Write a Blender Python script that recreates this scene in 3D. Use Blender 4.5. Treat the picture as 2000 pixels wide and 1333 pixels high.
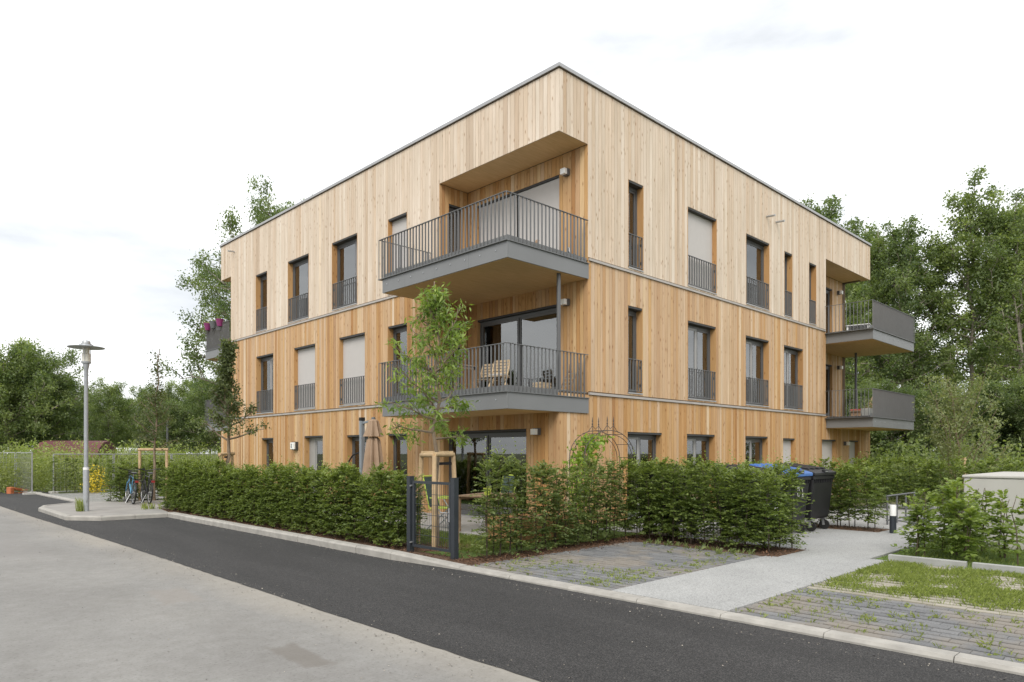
import bpy, math, random
import numpy as np
from mathutils import Vector, Matrix

# ------------------------------------------------------------------ scene, camera, world, sun
for o in list(bpy.data.objects): bpy.data.objects.remove(o)
sc = bpy.context.scene
COL = sc.collection
R = math.radians
TH = 0.79965                       # heading of the view, measured from +X (right facade) towards +Y (left facade)
CAM = np.array([-11.109, -9.984, 1.65]); FPX = 1360.57
cd = bpy.data.cameras.new('camera'); cam = bpy.data.objects.new('camera', cd); COL.objects.link(cam)
cam.location = CAM; cam.rotation_euler = (R(90), 0, TH - R(90))
cd.sensor_width = 36; cd.lens = FPX / 2000 * 36; cd.shift_y = (884.78 - 666.5) / 2000
cd.clip_start = .1; cd.clip_end = 3000
sc.camera = cam
sc.render.resolution_x, sc.render.resolution_y = 1024, 682

SUN_EL, SUN_AZ = R(42), math.atan2(-.62, -.78)      # direction towards the sun
w = bpy.data.worlds.new('World'); sc.world = w; w.use_nodes = True
nt = w.node_tree; nt.nodes.clear()
def N(t, typ, **kw):
    n = t.nodes.new(typ)
    for k, v in kw.items(): setattr(n, k, v)
    return n
out = N(nt, 'ShaderNodeOutputWorld'); bg = N(nt, 'ShaderNodeBackground')
sky = N(nt, 'ShaderNodeTexSky', sky_type='NISHITA', sun_disc=False)
sky.sun_elevation = SUN_EL; sky.sun_rotation = R(90) - SUN_AZ; sky.dust_density = 3; sky.air_density = 1
sk = N(nt, 'ShaderNodeVectorMath', operation='SCALE'); sk.inputs['Scale'].default_value = .10
nt.links.new(sky.outputs[0], sk.inputs[0])
tc = N(nt, 'ShaderNodeTexCoord'); mp = N(nt, 'ShaderNodeMapping'); mp.inputs['Scale'].default_value = (1, 1, 3.2)
mp.inputs['Location'].default_value = (.3, 1.7, .2)
nz = N(nt, 'ShaderNodeTexNoise'); nz.inputs['Scale'].default_value = 2.1; nz.inputs['Detail'].default_value = 7; nz.inputs['Roughness'].default_value = .52
cr = N(nt, 'ShaderNodeValToRGB')
cr.color_ramp.elements[0].position = .30; cr.color_ramp.elements[0].color = (.56, .585, .61, 1)
cr.color_ramp.elements[1].position = .60; cr.color_ramp.elements[1].color = (1.16, 1.16, 1.16, 1)
mx = N(nt, 'ShaderNodeMix', data_type='RGBA'); mx.inputs[0].default_value = .90
L = nt.links.new
L(tc.outputs['Generated'], mp.inputs[0]); L(mp.outputs[0], nz.inputs['Vector']); L(nz.outputs['Fac'], cr.inputs[0])
L(sk.outputs[0], mx.inputs[6]); L(cr.outputs[0], mx.inputs[7]); L(mx.outputs[2], bg.inputs[0]); L(bg.outputs[0], out.inputs[0])
bg.inputs[1].default_value = 1.0
sd = bpy.data.lights.new('sun', 'SUN'); sd.energy = 1.5; sd.angle = R(30); sd.color = (1, .95, .88)
so = bpy.data.objects.new('sun', sd); COL.objects.link(so)
sv = Vector((math.cos(SUN_EL)*math.cos(SUN_AZ), math.cos(SUN_EL)*math.sin(SUN_AZ), math.sin(SUN_EL)))
so.rotation_euler = sv.to_track_quat('Z', 'Y').to_euler(); so.location = (-20, -20, 30)
vs = sc.view_settings; vs.view_transform = 'Standard'; vs.look = 'None'; vs.exposure = 0.58; vs.gamma = 1; vs.use_curve_mapping = False
sc.render.engine = 'CYCLES'; sc.cycles.max_bounces = 8; sc.cycles.transparent_max_bounces = 16

# ------------------------------------------------------------------ materials
MATS = {}
def newmat(name):
    m = bpy.data.materials.new(name); m.use_nodes = True; MATS[name] = m
    t = m.node_tree; b = t.nodes['Principled BSDF']
    return m, t, b
def coords(t, scale, src='Object'):
    c = N(t, 'ShaderNodeTexCoord'); p = N(t, 'ShaderNodeMapping'); p.inputs['Scale'].default_value = scale
    t.links.new(c.outputs[src], p.inputs[0]); return p.outputs[0]
def noise(t, vec, scale, detail=4, rough=.55):
    n = N(t, 'ShaderNodeTexNoise'); n.inputs['Scale'].default_value = scale; n.inputs['Detail'].default_value = detail
    n.inputs['Roughness'].default_value = rough
    t.links.new(vec, n.inputs['Vector']); return n.outputs['Fac']
def ramp(t, fac, stops):
    r = N(t, 'ShaderNodeValToRGB'); e = r.color_ramp.elements
    while len(e) < len(stops): e.new(.5)
    for q, (p, c) in zip(e, stops): q.position = p; q.color = (*c, 1) if len(c) == 3 else c
    t.links.new(fac, r.inputs[0]); return r.outputs[0]
def mixc(t, fac, a, b, mode='MIX'):
    m = N(t, 'ShaderNodeMix', data_type='RGBA', blend_type=mode)
    for i, v in ((0, fac), (6, a), (7, b)):
        if isinstance(v, (int, float)): m.inputs[i].default_value = v
        elif isinstance(v, tuple): m.inputs[i].default_value = (*v, 1)
        else: t.links.new(v, m.inputs[i])
    return m.outputs[2]
def mth(t, op, a, b=None, c=None):
    m = N(t, 'ShaderNodeMath', operation=op)
    for i, v in enumerate((a, b, c)):
        if v is None: continue
        if isinstance(v, (int, float)): m.inputs[i].default_value = v
        else: t.links.new(v, m.inputs[i])
    return m.outputs[0]
def attr(t, name):
    a = N(t, 'ShaderNodeAttribute'); a.attribute_name = name; return a.outputs['Fac']
def bump(t, b, h, strength, dist=.01):
    n = N(t, 'ShaderNodeBump'); n.inputs['Strength'].default_value = strength; n.inputs['Distance'].default_value = dist
    t.links.new(h, n.inputs['Height']); t.links.new(n.outputs[0], b.inputs['Normal'])
def simple(name, col, rough=.5, metal=0., var=.12, scale=6., bmp=.0, spec=.5):
    m, t, b = newmat(name)
    v = coords(t, (1, 1, 1)); n = noise(t, v, scale, 5)
    lo = tuple(c*(1-var) for c in col); hi = tuple(min(1, c*(1+var)) for c in col)
    t.links.new(ramp(t, n, [(.3, lo), (.7, hi)]), b.inputs['Base Color'])
    b.inputs['Roughness'].default_value = rough; b.inputs['Metallic'].default_value = metal
    b.inputs['Specular IOR Level'].default_value = spec
    if bmp: bump(t, b, noise(t, v, scale*8, 4), bmp)
    return m

def wood(name):
    m, t, b = newmat(name)
    c = N(t, 'ShaderNodeTexCoord'); s = N(t, 'ShaderNodeSeparateXYZ'); t.links.new(c.outputs['Object'], s.inputs[0])
    tone = attr(t, 'tone'); age = attr(t, 'age')
    u = mth(t, 'ADD', s.outputs[0], s.outputs[1])
    def vec(su, sz):
        k = N(t, 'ShaderNodeCombineXYZ')
        t.links.new(mth(t, 'MULTIPLY', u, su), k.inputs[0]); t.links.new(mth(t, 'MULTIPLY', s.outputs[2], sz), k.inputs[1])
        t.links.new(mth(t, 'MULTIPLY', tone, 53.), k.inputs[2]); return k.outputs[0]
    fresh = ramp(t, tone, [(0, (.385, .198, .076)), (.3, (.475, .268, .11)), (.7, (.53, .325, .148)), (1, (.62, .435, .235))])
    old = ramp(t, tone, [(0, (.54, .44, .345)), (.3, (.635, .54, .44)), (.7, (.69, .60, .505)), (1, (.74, .675, .59))])
    col = mixc(t, age, fresh, old)
    grain = noise(t, vec(95, 1.6), 1., 5, .6)
    col = mixc(t, 1., col, ramp(t, grain, [(.25, (.87, .84, .80)), (.6, (1.04, 1.035, 1.03))]), 'MULTIPLY')
    blot = noise(t, vec(3., .55), 1., 3)
    col = mixc(t, 1., col, ramp(t, blot, [(.3, (.88, .86, .82)), (.7, (1.06, 1.06, 1.06))]), 'MULTIPLY')
    vo = N(t, 'ShaderNodeTexVoronoi', voronoi_dimensions='3D', feature='F1'); vo.inputs['Scale'].default_value = 1.
    t.links.new(vec(10, 3.4), vo.inputs['Vector'])
    kn = ramp(t, vo.outputs['Distance'], [(.07, (.42, .28, .18)), (.15, (.86, .80, .74)), (.24, (1, 1, 1))])
    col = mixc(t, .8, col, kn, 'MULTIPLY')
    t.links.new(col, b.inputs['Base Color']); b.inputs['Roughness'].default_value = .72; b.inputs['Specular IOR Level'].default_value = .25
    bump(t, b, grain, .25, .003)
    return m
wood('larch')
def leafmat(name, lo, hi, trans=.42, rough=.45):
    m, t, b = newmat(name)
    tone = attr(t, 'tone')
    mid = tuple((a+c)/2 for a, c in zip(lo, hi))
    col = ramp(t, tone, [(0, lo), (.55, mid), (1, hi)])
    t.links.new(col, b.inputs['Base Color']); b.inputs['Roughness'].default_value = rough; b.inputs['Specular IOR Level'].default_value = .4
    tr = N(t, 'ShaderNodeBsdfTranslucent'); ms = N(t, 'ShaderNodeMixShader'); ms.inputs[0].default_value = trans
    tcol = mixc(t, 1., col, (1.25, 1.3, .55), 'MULTIPLY')
    t.links.new(tcol, tr.inputs[0]); o = t.nodes['Material Output']
    t.links.new(b.outputs[0], ms.inputs[1]); t.links.new(tr.outputs[0], ms.inputs[2]); t.links.new(ms.outputs[0], o.inputs[0])
    return m
leafmat('leaf_hedge', (.10, .148, .046), (.33, .40, .118))
leafmat('leaf_hedge_sparse', (.10, .145, .055), (.30, .35, .125))
leafmat('leaf_garden', (.13, .21, .045), (.36, .46, .12))
leafmat('leaf_dark', (.075, .10, .048), (.21, .25, .115))
leafmat('leaf_oak', (.10, .15, .068), (.28, .345, .155), .5)
leafmat('leaf_wood', (.125, .18, .075), (.33, .395, .165), .5)
leafmat('leaf_pale', (.17, .205, .095), (.36, .40, .21))
leafmat('leaf_weed', (.14, .18, .055), (.38, .43, .15))
leafmat('leaf_vine', (.12, .21, .02), (.34, .47, .07))
leafmat('leaf_lime', (.14, .205, .05), (.36, .44, .13))
leafmat('grass', (.105, .15, .028), (.29, .345, .085), .25, .6)
leafmat('petal_yellow', (.5, .36, .01), (.75, .6, .05), .2)
leafmat('chips', (.055, .03, .018), (.24, .13, .075), 0., .9)
leafmat('grit', (.08, .075, .07), (.42, .38, .32), 0., .9)
simple('bark', (.24, .21, .175), .9, var=.4, scale=9, bmp=.6)
simple('bark_young', (.22, .17, .12), .85, var=.25, scale=12, bmp=.3)
simple('stem', (.055, .04, .028), .85, var=.3)
simple('twig', (.11, .085, .055), .85, var=.3)
simple('stake', (.50, .36, .21), .8, var=.2, scale=7, bmp=.2)
simple('frame', (.105, .107, .110), .42, var=.04)
simple('frame_light', (.34, .335, .33), .45, var=.05)
simple('fascia', (.178, .183, .186), .45, var=.05, scale=1.5)
simple('railing', (.145, .148, .150), .45, var=.05)
simple('coping', (.36, .36, .365), .38, .3, var=.06, scale=1.5)
simple('band', (.40, .375, .35), .55, var=.10, scale=3)
simple('core', (.10, .065, .035), .9)
simple('soffit_edge', (.05, .05, .05), .7)
simple('blind', (.49, .468, .45), .85, var=.02)
simple('white_paint', (.78, .78, .77), .45, var=.03)
simple('interior', (.32, .30, .28), .9, var=.05)
simple('curtain', (.42, .385, .34), .9, var=.08)
simple('anthracite', (.030, .036, .044), .4, var=.08)
simple('black_plastic', (.016, .016, .018), .42, var=.25, scale=3)
simple('blue_plastic', (.055, .155, .42), .4, var=.08)
simple('rubber', (.012, .012, .012), .8)
simple('zinc', (.42, .43, .44), .38, .6, var=.12, scale=14)
simple('steel_post', (.37, .39, .41), .45, .25, var=.10, scale=9)
simple('lamp_glass', (.72, .70, .62), .3, var=.02)
simple('lamp_white', (.82, .82, .80), .25, var=.02)
simple('rust_iron', (.075, .062, .055), .7, var=.35, scale=30)
simple('canvas', (.36, .255, .175), .9, var=.06)
simple('parasol_post', (.22, .25, .28), .45, var=.05)
simple('lime', (.50, .62, .10), .5, var=.05)
simple('mesh_fabric', (.06, .09, .085), .8)
simple('teak', (.30, .20, .125), .7, var=.25, scale=10)
simple('teak_pale', (.50, .38, .24), .7, var=.2, scale=10)
simple('purple', (.23, .035, .14), .4, var=.1)
simple('pot_grey', (.12, .125, .13), .5)
simple('cloth_red', (.42, .10, .09), .85, var=.5, scale=40)
simple('maroon', (.115, .035, .038), .7, var=.15, scale=.4)
simple('white_van', (.72, .72, .71), .3)
simple('orange_plastic', (.42, .13, .05), .6, var=.3)
simple('bike_blue', (.10, .30, .48), .3)
simple('bike_red', (.28, .03, .03), .35)
simple('bike_black', (.015, .015, .015), .35)
simple('render_pale', (.62, .60, .56), .85, var=.03)
simple('planter_wood', (.40, .22, .10), .75, var=.2, scale=8)

m, t, b = newmat('glass')
for n in list(t.nodes):
    if n.type != 'OUTPUT_MATERIAL': t.nodes.remove(n)
tr = N(t, 'ShaderNodeBsdfTransparent'); tr.inputs[0].default_value = (.70, .74, .72, 1)
gl = N(t, 'ShaderNodeBsdfGlossy'); gl.inputs['Roughness'].default_value = .015; gl.inputs[0].default_value = (.95, .97, .97, 1)
fr = N(t, 'ShaderNodeFresnel'); fr.inputs[0].default_value = 2.5
ms = N(t, 'ShaderNodeMixShader'); t.links.new(fr.outputs[0], ms.inputs[0]); t.links.new(tr.outputs[0], ms.inputs[1]); t.links.new(gl.outputs[0], ms.inputs[2])
gv = N(t, 'ShaderNodeNewGeometry')
t.links.new(ms.outputs[0], t.nodes['Material Output'].inputs[0])

m, t, b = newmat('soffit')               # planked underside of loggias and balconies
v = coords(t, (1, 1, 1)); wv = coords(t, (2.2, 26, 4))
n1 = noise(t, wv, 1., 4); n2 = noise(t, v, .7, 3)
col = ramp(t, n1, [(.25, (.60, .385, .17)), (.75, (.74, .51, .26))])
t.links.new(mixc(t, .5, col, ramp(t, n2, [(.3, (.8, .8, .8)), (.7, (1.1, 1.1, 1.1))]), 'MULTIPLY'), b.inputs['Base Color'])
b.inputs['Roughness'].default_value = .7

m, t, b = newmat('asphalt')
v = coords(t, (1, 1, 1)); fine = noise(t, v, 85, 3, .75); mid = noise(t, v, 16, 4, .6); big = noise(t, coords(t, (2.2, .35, 1)), .9, 4)
col = ramp(t, fine, [(.36, (.007, .007, .008)), (.5, (.025, .0245, .0245)), (.66, (.085, .082, .08))])
col = mixc(t, 1., col, ramp(t, mid, [(.3, (.82, .82, .82)), (.7, (1.12, 1.12, 1.12))]), 'MULTIPLY')
col = mixc(t, 1., col, ramp(t, big, [(.3, (.78, .78, .78)), (.7, (1.22, 1.21, 1.2))]), 'MULTIPLY')
t.links.new(col, b.inputs['Base Color']); b.inputs['Roughness'].default_value = .85; bump(t, b, fine, .7, .006)

m, t, b = newmat('road_concrete')
v = coords(t, (1, 1, 1)); fine = noise(t, v, 34, 3, .8); mid = noise(t, v, 7, 5, .6); big = noise(t, v, .55, 5, .55)
streak = noise(t, coords(t, (.9, .28, 1)), 1., 5, .6)
col = ramp(t, big, [(.30, (.198, .193, .184)), (.55, (.232, .227, .216)), (.75, (.268, .261, .247))])
col = mixc(t, .8, col, ramp(t, streak, [(.32, (.90, .895, .885)), (.5, (1, 1, 1)), (.70, (1.09, 1.09, 1.085))]), 'MULTIPLY')
col = mixc(t, .8, col, ramp(t, mid, [(.28, (.86, .85, .83)), (.7, (1.08, 1.08, 1.08))]), 'MULTIPLY')
col = mixc(t, .9, col, ramp(t, fine, [(.30, (.38, .37, .35)), (.39, (.93, .93, .92)), (.5, (1, 1, 1)), (.72, (1.14, 1.14, 1.14))]), 'MULTIPLY')
s = N(t, 'ShaderNodeSeparateXYZ'); c = N(t, 'ShaderNodeTexCoord'); t.links.new(c.outputs['Object'], s.inputs[0])
edge = mth(t, 'MULTIPLY_ADD', mth(t, 'SUBTRACT', streak, .5), 1.6, mth(t, 'MULTIPLY_ADD', s.outputs[0], 1.15, 9.25))
edge = mth(t, 'MAXIMUM', mth(t, 'MINIMUM', edge, 1.), 0.)      # sand washed along the edge of the asphalt
col = mixc(t, mth(t, 'MULTIPLY', edge, .55), col, (.355, .318, .258))
def patch(cx, cy, rx, ry, ang, tint, k):                        # old damp / repair marks
    global col
    q = N(t, 'ShaderNodeMapping'); q.inputs['Location'].default_value = (-cx, -cy, 0); q.vector_type = 'POINT'
    q2 = N(t, 'ShaderNodeMapping'); q2.inputs['Rotation'].default_value = (0, 0, ang)
    t.links.new(c.outputs['Object'], q.inputs[0]); t.links.new(q.outputs[0], q2.inputs[0])
    ss = N(t, 'ShaderNodeSeparateXYZ'); t.links.new(q2.outputs[0], ss.inputs[0])
    d = mth(t, 'MAXIMUM', mth(t, 'DIVIDE', mth(t, 'ABSOLUTE', ss.outputs[0]), rx), mth(t, 'DIVIDE', mth(t, 'ABSOLUTE', ss.outputs[1]), ry))
    d = mth(t, 'MULTIPLY_ADD', mth(t, 'SUBTRACT', mid, .5), .9, d)
    f = mth(t, 'MULTIPLY', mth(t, 'MAXIMUM', mth(t, 'MINIMUM', mth(t, 'MULTIPLY_ADD', d, -3.2, 3.4), 1.), 0.), k)
    col = mixc(t, f, col, tint)
patch(-8.40, -4.72, .13, .40, .05, (.145, .13, .112), .62)
patch(-8.3, -1.5, .22, .5, .1, (.24, .215, .19), .45)
patch(-8.9, 5.2, .35, 2.2, .0, (.22, .21, .20), .42)
patch(-10.4, .5, .5, 1.2, .3, (.25, .24, .225), .35)
t.links.new(col, b.inputs['Base Color']); b.inputs['Roughness'].default_value = .88; bump(t, b, fine, .35, .005)

def aggregate(name, lo, hi, spot, sc_=140):
    m, t, b = newmat(name)
    v = coords(t, (1, 1, 1)); vo = N(t, 'ShaderNodeTexVoronoi'); vo.inputs['Scale'].default_value = sc_; t.links.new(v, vo.inputs['Vector'])
    n = noise(t, v, 1.2, 4); f = noise(t, v, 60, 3, .7)
    col = ramp(t, n, [(.3, lo), (.7, hi)])
    sp = N(t, 'ShaderNodeSeparateColor'); t.links.new(vo.outputs['Color'], sp.inputs[0])
    col = mixc(t, .8, col, ramp(t, sp.outputs[0], [(.0, spot), (.35, (.9, .9, .9)), (.8, (1.12, 1.12, 1.13))]), 'MULTIPLY')
    col = mixc(t, .7, col, ramp(t, f, [(.3, (.78, .78, .77)), (.7, (1.12, 1.12, 1.12))]), 'MULTIPLY')
    t.links.new(col, b.inputs['Base Color']); b.inputs['Roughness'].default_value = .85; bump(t, b, vo.outputs['Distance'], .4, .006)
aggregate('path', (.34, .343, .337), (.395, .398, .39), (.55, .55, .55), 95)
aggregate('gravel', (.20, .205, .19), (.29, .29, .27), (.4, .4, .4), 26)
simple('island_paving', (.285, .272, .254), .9, var=.12, scale=2, bmp=.2)
simple('kerb', (.355, .34, .31), .85, var=.16, scale=5, bmp=.2)
simple('edging', (.34, .345, .33), .85, var=.12, scale=5, bmp=.15)
simple('concrete_wall', (.46, .45, .42), .85, var=.06, scale=1.6, bmp=.1)
m, t, b = newmat('paver')
v = coords(t, (1, 1, 1), 'Object'); rnd = N(t, 'ShaderNodeObjectInfo').outputs['Random']
g = N(t, 'ShaderNodeNewGeometry'); n = noise(t, g.outputs['Position'], .85, 5, .6); f = noise(t, g.outputs['Position'], 45, 3)
base = ramp(t, rnd, [(0, (.14, .143, .148)), (.5, (.165, .168, .172)), (1, (.195, .197, .20))])
base = mixc(t, .6, base, ramp(t, f, [(.3, (.75, .75, .75)), (.7, (1.2, 1.2, 1.2))]), 'MULTIPLY')
t.links.new(mixc(t, ramp(t, n, [(.47, (0, 0, 0)), (.60, (.62, .62, .62))]), base, (.25, .215, .17)), b.inputs['Base Color'])
b.inputs['Roughness'].default_value = .85; bump(t, b, f, .3, .004)
m, t, b = newmat('paver_pale')
rnd = N(t, 'ShaderNodeObjectInfo').outputs['Random']
t.links.new(ramp(t, rnd, [(0, (.27, .25, .20)), (1, (.36, .335, .28))]), b.inputs['Base Color']); b.inputs['Roughness'].default_value = .9
m, t, b = newmat('joint_soil')
v = coords(t, (1, 1, 1)); n = noise(t, v, 1.1, 5); f = noise(t, v, 60, 3)
col = ramp(t, n, [(.45, (.030, .031, .033)), (.68, (.15, .115, .075))])
t.links.new(mixc(t, .8, col, ramp(t, f, [(.3, (.5, .5, .5)), (.7, (1.3, 1.3, 1.3))]), 'MULTIPLY'), b.inputs['Base Color']); b.inputs['Roughness'].default_value = .95
m, t, b = newmat('mulch')
v = coords(t, (1, 1, 1)); f = noise(t, v, 38, 4, .7); n = noise(t, v, 1.4, 3)
col = ramp(t, f, [(.3, (.035, .022, .014)), (.55, (.13, .075, .045)), (.75, (.26, .16, .10))])
t.links.new(col, b.inputs['Base Color']); b.inputs['Roughness'].default_value = .95; bump(t, b, f, .8, .02)
m, t, b = newmat('terrain')
v = coords(t, (1, 1, 1)); f = noise(t, v, 3, 6, .7); n = noise(t, v, .12, 4)
col = ramp(t, f, [(.3, (.045, .06, .02)), (.7, (.14, .16, .06))])
t.links.new(mixc(t, ramp(t, n, [(.45, (0, 0, 0)), (.65, (.6, .6, .6))]), col, (.17, .14, .09)), b.inputs['Base Color']); b.inputs['Roughness'].default_value = 1
m, t, b = newmat('lawn')
v = coords(t, (1, 1, 1)); f = noise(t, v, 40, 4, .7); n = noise(t, v, 2, 3)
t.links.new(mixc(t, .5, ramp(t, f, [(.3, (.045, .085, .015)), (.7, (.16, .24, .05))]), ramp(t, n, [(.3, (.5, .6, .3)), (.7, (1.2, 1.2, 1))]), 'MULTIPLY'), b.inputs['Base Color']); b.inputs['Roughness'].default_value = 1
bump(t, b, f, .8, .03)
simple('patio', (.36, .345, .32), .85, var=.1, scale=3)

# ------------------------------------------------------------------ helpers
class MB:
    def __init__(s): s.v = []; s.f = []; s.a = {}
    def quad(s, *p):
        i = len(s.v); s.v += [tuple(map(float, q)) for q in p]; s.f.append(tuple(range(i, i+len(p))))
    def box(s, x0, x1, y0, y1, z0, z1, M=None):
        x0, x1 = min(x0, x1), max(x0, x1); y0, y1 = min(y0, y1), max(y0, y1); z0, z1 = min(z0, z1), max(z0, z1)
        i = len(s.v); P = [(x0,y0,z0),(x1,y0,z0),(x1,y1,z0),(x0,y1,z0),(x0,y0,z1),(x1,y0,z1),(x1,y1,z1),(x0,y1,z1)]
        if M is not None: P = [tuple(M @ Vector(q)) for q in P]
        s.v += P
        s.f += [(i,i+3,i+2,i+1),(i+4,i+5,i+6,i+7),(i,i+1,i+5,i+4),(i+1,i+2,i+6,i+5),(i+2,i+3,i+7,i+6),(i+3,i,i+4,i+7)]
        return s
    def bar(s, a, b, w, h, up=(0,0,1)):
        a, b = Vector(a), Vector(b); d = b-a; Ln = d.length; d.normalize(); u = Vector(up)
        if abs(d.dot(u)) > .98: u = Vector((1,0,0))
        y = u.cross(d).normalized(); z = d.cross(y)
        M = Matrix(((d.x,y.x,z.x,a.x),(d.y,y.y,z.y,a.y),(d.z,y.z,z.z,a.z),(0,0,0,1)))
        return s.box(0, Ln, -w/2, w/2, -h/2, h/2, M)
    def tube(s, pts, r, n=8, caps=True):
        pts = [Vector(p) for p in pts]; k = len(pts)
        rs = list(r) if hasattr(r, '__len__') else [r]*k
        i0 = len(s.v); ref = Vector((.13, .31, .94))
        for j, p in enumerate(pts):
            d = (pts[min(j+1, k-1)] - pts[max(j-1, 0)])
            d = d.normalized() if d.length > 1e-9 else Vector((0,0,1))
            if abs(d.dot(ref)) > .97: rr = Vector((1,0,0))
            else: rr = ref
            x = rr.cross(d).normalized(); y = d.cross(x)
            for q in range(n):
                a = 2*math.pi*q/n; s.v.append(tuple(p + (x*math.cos(a) + y*math.sin(a))*rs[j]))
        for j in range(k-1):
            for q in range(n):
                a = i0+j*n+q; b_ = i0+j*n+(q+1) % n; s.f.append((a, b_, b_+n, a+n))
        if caps:
            s.f.append(tuple(i0+q for q in reversed(range(n)))); s.f.append(tuple(i0+(k-1)*n+q for q in range(n)))
        return s
    def lathe(s, prof, n=20, c=(0,0)):
        i0 = len(s.v)
        for r, z in prof:
            for q in range(n):
                a = 2*math.pi*q/n; s.v.append((c[0]+r*math.cos(a), c[1]+r*math.sin(a), z))
        for j in range(len(prof)-1):
            for q in range(n):
                a = i0+j*n+q; b_ = i0+j*n+(q+1) % n; s.f.append((a, b_, b_+n, a+n))
        s.f.append(tuple(i0+q for q in reversed(range(n)))); s.f.append(tuple(i0+(len(prof)-1)*n+q for q in range(n)))
        return s
    def torus(s, c, R_, r, ax, n=24, m=8):          # ring about axis ax
        ax = Vector(ax).normalized(); x = ax.orthogonal().normalized(); y = ax.cross(x); c = Vector(c); i0 = len(s.v)
        for j in range(n):
            a = 2*math.pi*j/n; d = x*math.cos(a)+y*math.sin(a)
            for q in range(m):
                e = 2*math.pi*q/m; s.v.append(tuple(c + d*(R_+r*math.cos(e)) + ax*(r*math.sin(e))))
        for j in range(n):
            for q in range(m):
                a = i0+j*m+q; b_ = i0+j*m+(q+1) % m; c2 = i0+((j+1) % n)*m+q; d2 = i0+((j+1) % n)*m+(q+1) % m
                s.f.append((a, c2, d2, b_))
        return s
    def prism(s, poly, z0, z1):
        n = len(poly); i = len(s.v)
        s.v += [(x, y, z0) for x, y in poly] + [(x, y, z1) for x, y in poly]
        s.f.append(tuple(i+q for q in reversed(range(n)))); s.f.append(tuple(i+n+q for q in range(n)))
        for q in range(n): s.f.append((i+q, i+(q+1) % n, i+n+(q+1) % n, i+n+q))
        return s
    def build(s, name, mat, parent=None, smooth=False, attrs=None, bev=0):
        me = bpy.data.meshes.new(name); me.from_pydata(s.v, [], s.f); me.update()
        me.materials.append(MATS[mat])
        for k, val in (attrs or {}).items():
            A = me.attributes.new(k, 'FLOAT', 'FACE')
            A.data.foreach_set('value', np.full(len(s.f), val, np.float32) if np.isscalar(val) else np.asarray(val, np.float32))
        if smooth:
            me.polygons.foreach_set('use_smooth', [True]*len(me.polygons)); me.set_sharp_from_angle(angle=R(40))
        o = bpy.data.objects.new(name, me); COL.objects.link(o); o.parent = parent
        if bev:
            bm_ = o.modifiers.new('bevel', 'BEVEL'); bm_.width = bev; bm_.segments = 2; bm_.limit_method = 'ANGLE'
        return o
def tag(o, label=None, cat=None, group=None, kind=None):
    for k, v in (('label', label), ('category', cat), ('group', group), ('kind', kind)):
        if v: o[k] = v
    return o
def thing(name, label, cat, loc=(0,0,0), rz=0, group=None):
    o = bpy.data.objects.new(name, None); COL.objects.link(o); o.empty_display_size = .2
    o.location = loc; o.rotation_euler = (0, 0, rz); return tag(o, label, cat, group)
def struct(o): o['kind'] = 'structure'; return o
def copy_tree(o, parent=None):
    c = o.copy(); COL.objects.link(c); c.parent = parent
    for ch in list(o.children): copy_tree(ch, c)
    return c
def at(px, d):             # ground position seen at photograph column px, d metres in front of the camera
    r = (px-1000)/FPX*d
    return (float(CAM[0] + math.cos(TH)*d + math.sin(TH)*r), float(CAM[1] + math.sin(TH)*d - math.cos(TH)*r))

def quads_obj(name, P, mat, tone, parent=None):
    """P (n,k,3) polygons -> one mesh, tone per face"""
    n, k, _ = P.shape
    me = bpy.data.meshes.new(name); me.vertices.add(n*k); me.vertices.foreach_set('co', P.reshape(-1).astype(np.float32))
    me.loops.add(n*k); me.loops.foreach_set('vertex_index', np.arange(n*k, dtype=np.int32))
    me.polygons.add(n); me.polygons.foreach_set('loop_start', np.arange(0, n*k, k, dtype=np.int32))
    me.update(calc_edges=True); me.validate()
    me.materials.append(MATS[mat])
    A = me.attributes.new('tone', 'FLOAT', 'FACE'); A.data.foreach_set('value', np.clip(tone, 0, 1).astype(np.float32))
    o = bpy.data.objects.new(name, me); COL.objects.link(o); o.parent = parent
    return o
def unit(a): return a / np.maximum(np.linalg.norm(a, axis=-1, keepdims=True), 1e-9)
def leaves(C, D, Nn, ln, wd, fold=.18):
    """pointed leaf quads: C base, D direction, Nn normal"""
    D = unit(D); S = unit(np.cross(D, Nn)); Nn = np.cross(S, D)
    ln = np.asarray(ln)[:, None]; wd = np.asarray(wd)[:, None]
    mid = C + D*ln*.48
    P = np.stack([C, mid + S*wd*.5 + Nn*wd*fold, C + D*ln - Nn*ln*.06, mid - S*wd*.5 + Nn*wd*fold], 1)
    return P
rng = np.random.default_rng(7)
def rdir(n, g=rng): return unit(g.normal(size=(n, 3)))
def blades(XY, z, h, wd, lean, g):
    n = len(XY); a = g.uniform(0, 6.283, n); d = np.stack([np.cos(a), np.sin(a), 0*a], 1)
    s = np.stack([-np.sin(a), np.cos(a), 0*a], 1)
    B = np.concatenate([XY, np.full((n, 1), z)], 1) if np.isscalar(z) else np.concatenate([XY, z[:, None]], 1)
    h = h[:, None]; l = (g.uniform(.2, 1, n)*lean)[:, None]; up = np.array([0, 0, 1.])
    return np.stack([B - s*wd/2, B + s*wd/2, B + d*h*l*.4 + up*h*.62 + s*wd*.3, B + d*h*l + up*h*np.sqrt(np.maximum(.1, 1-l*l*.6))], 1)

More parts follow.
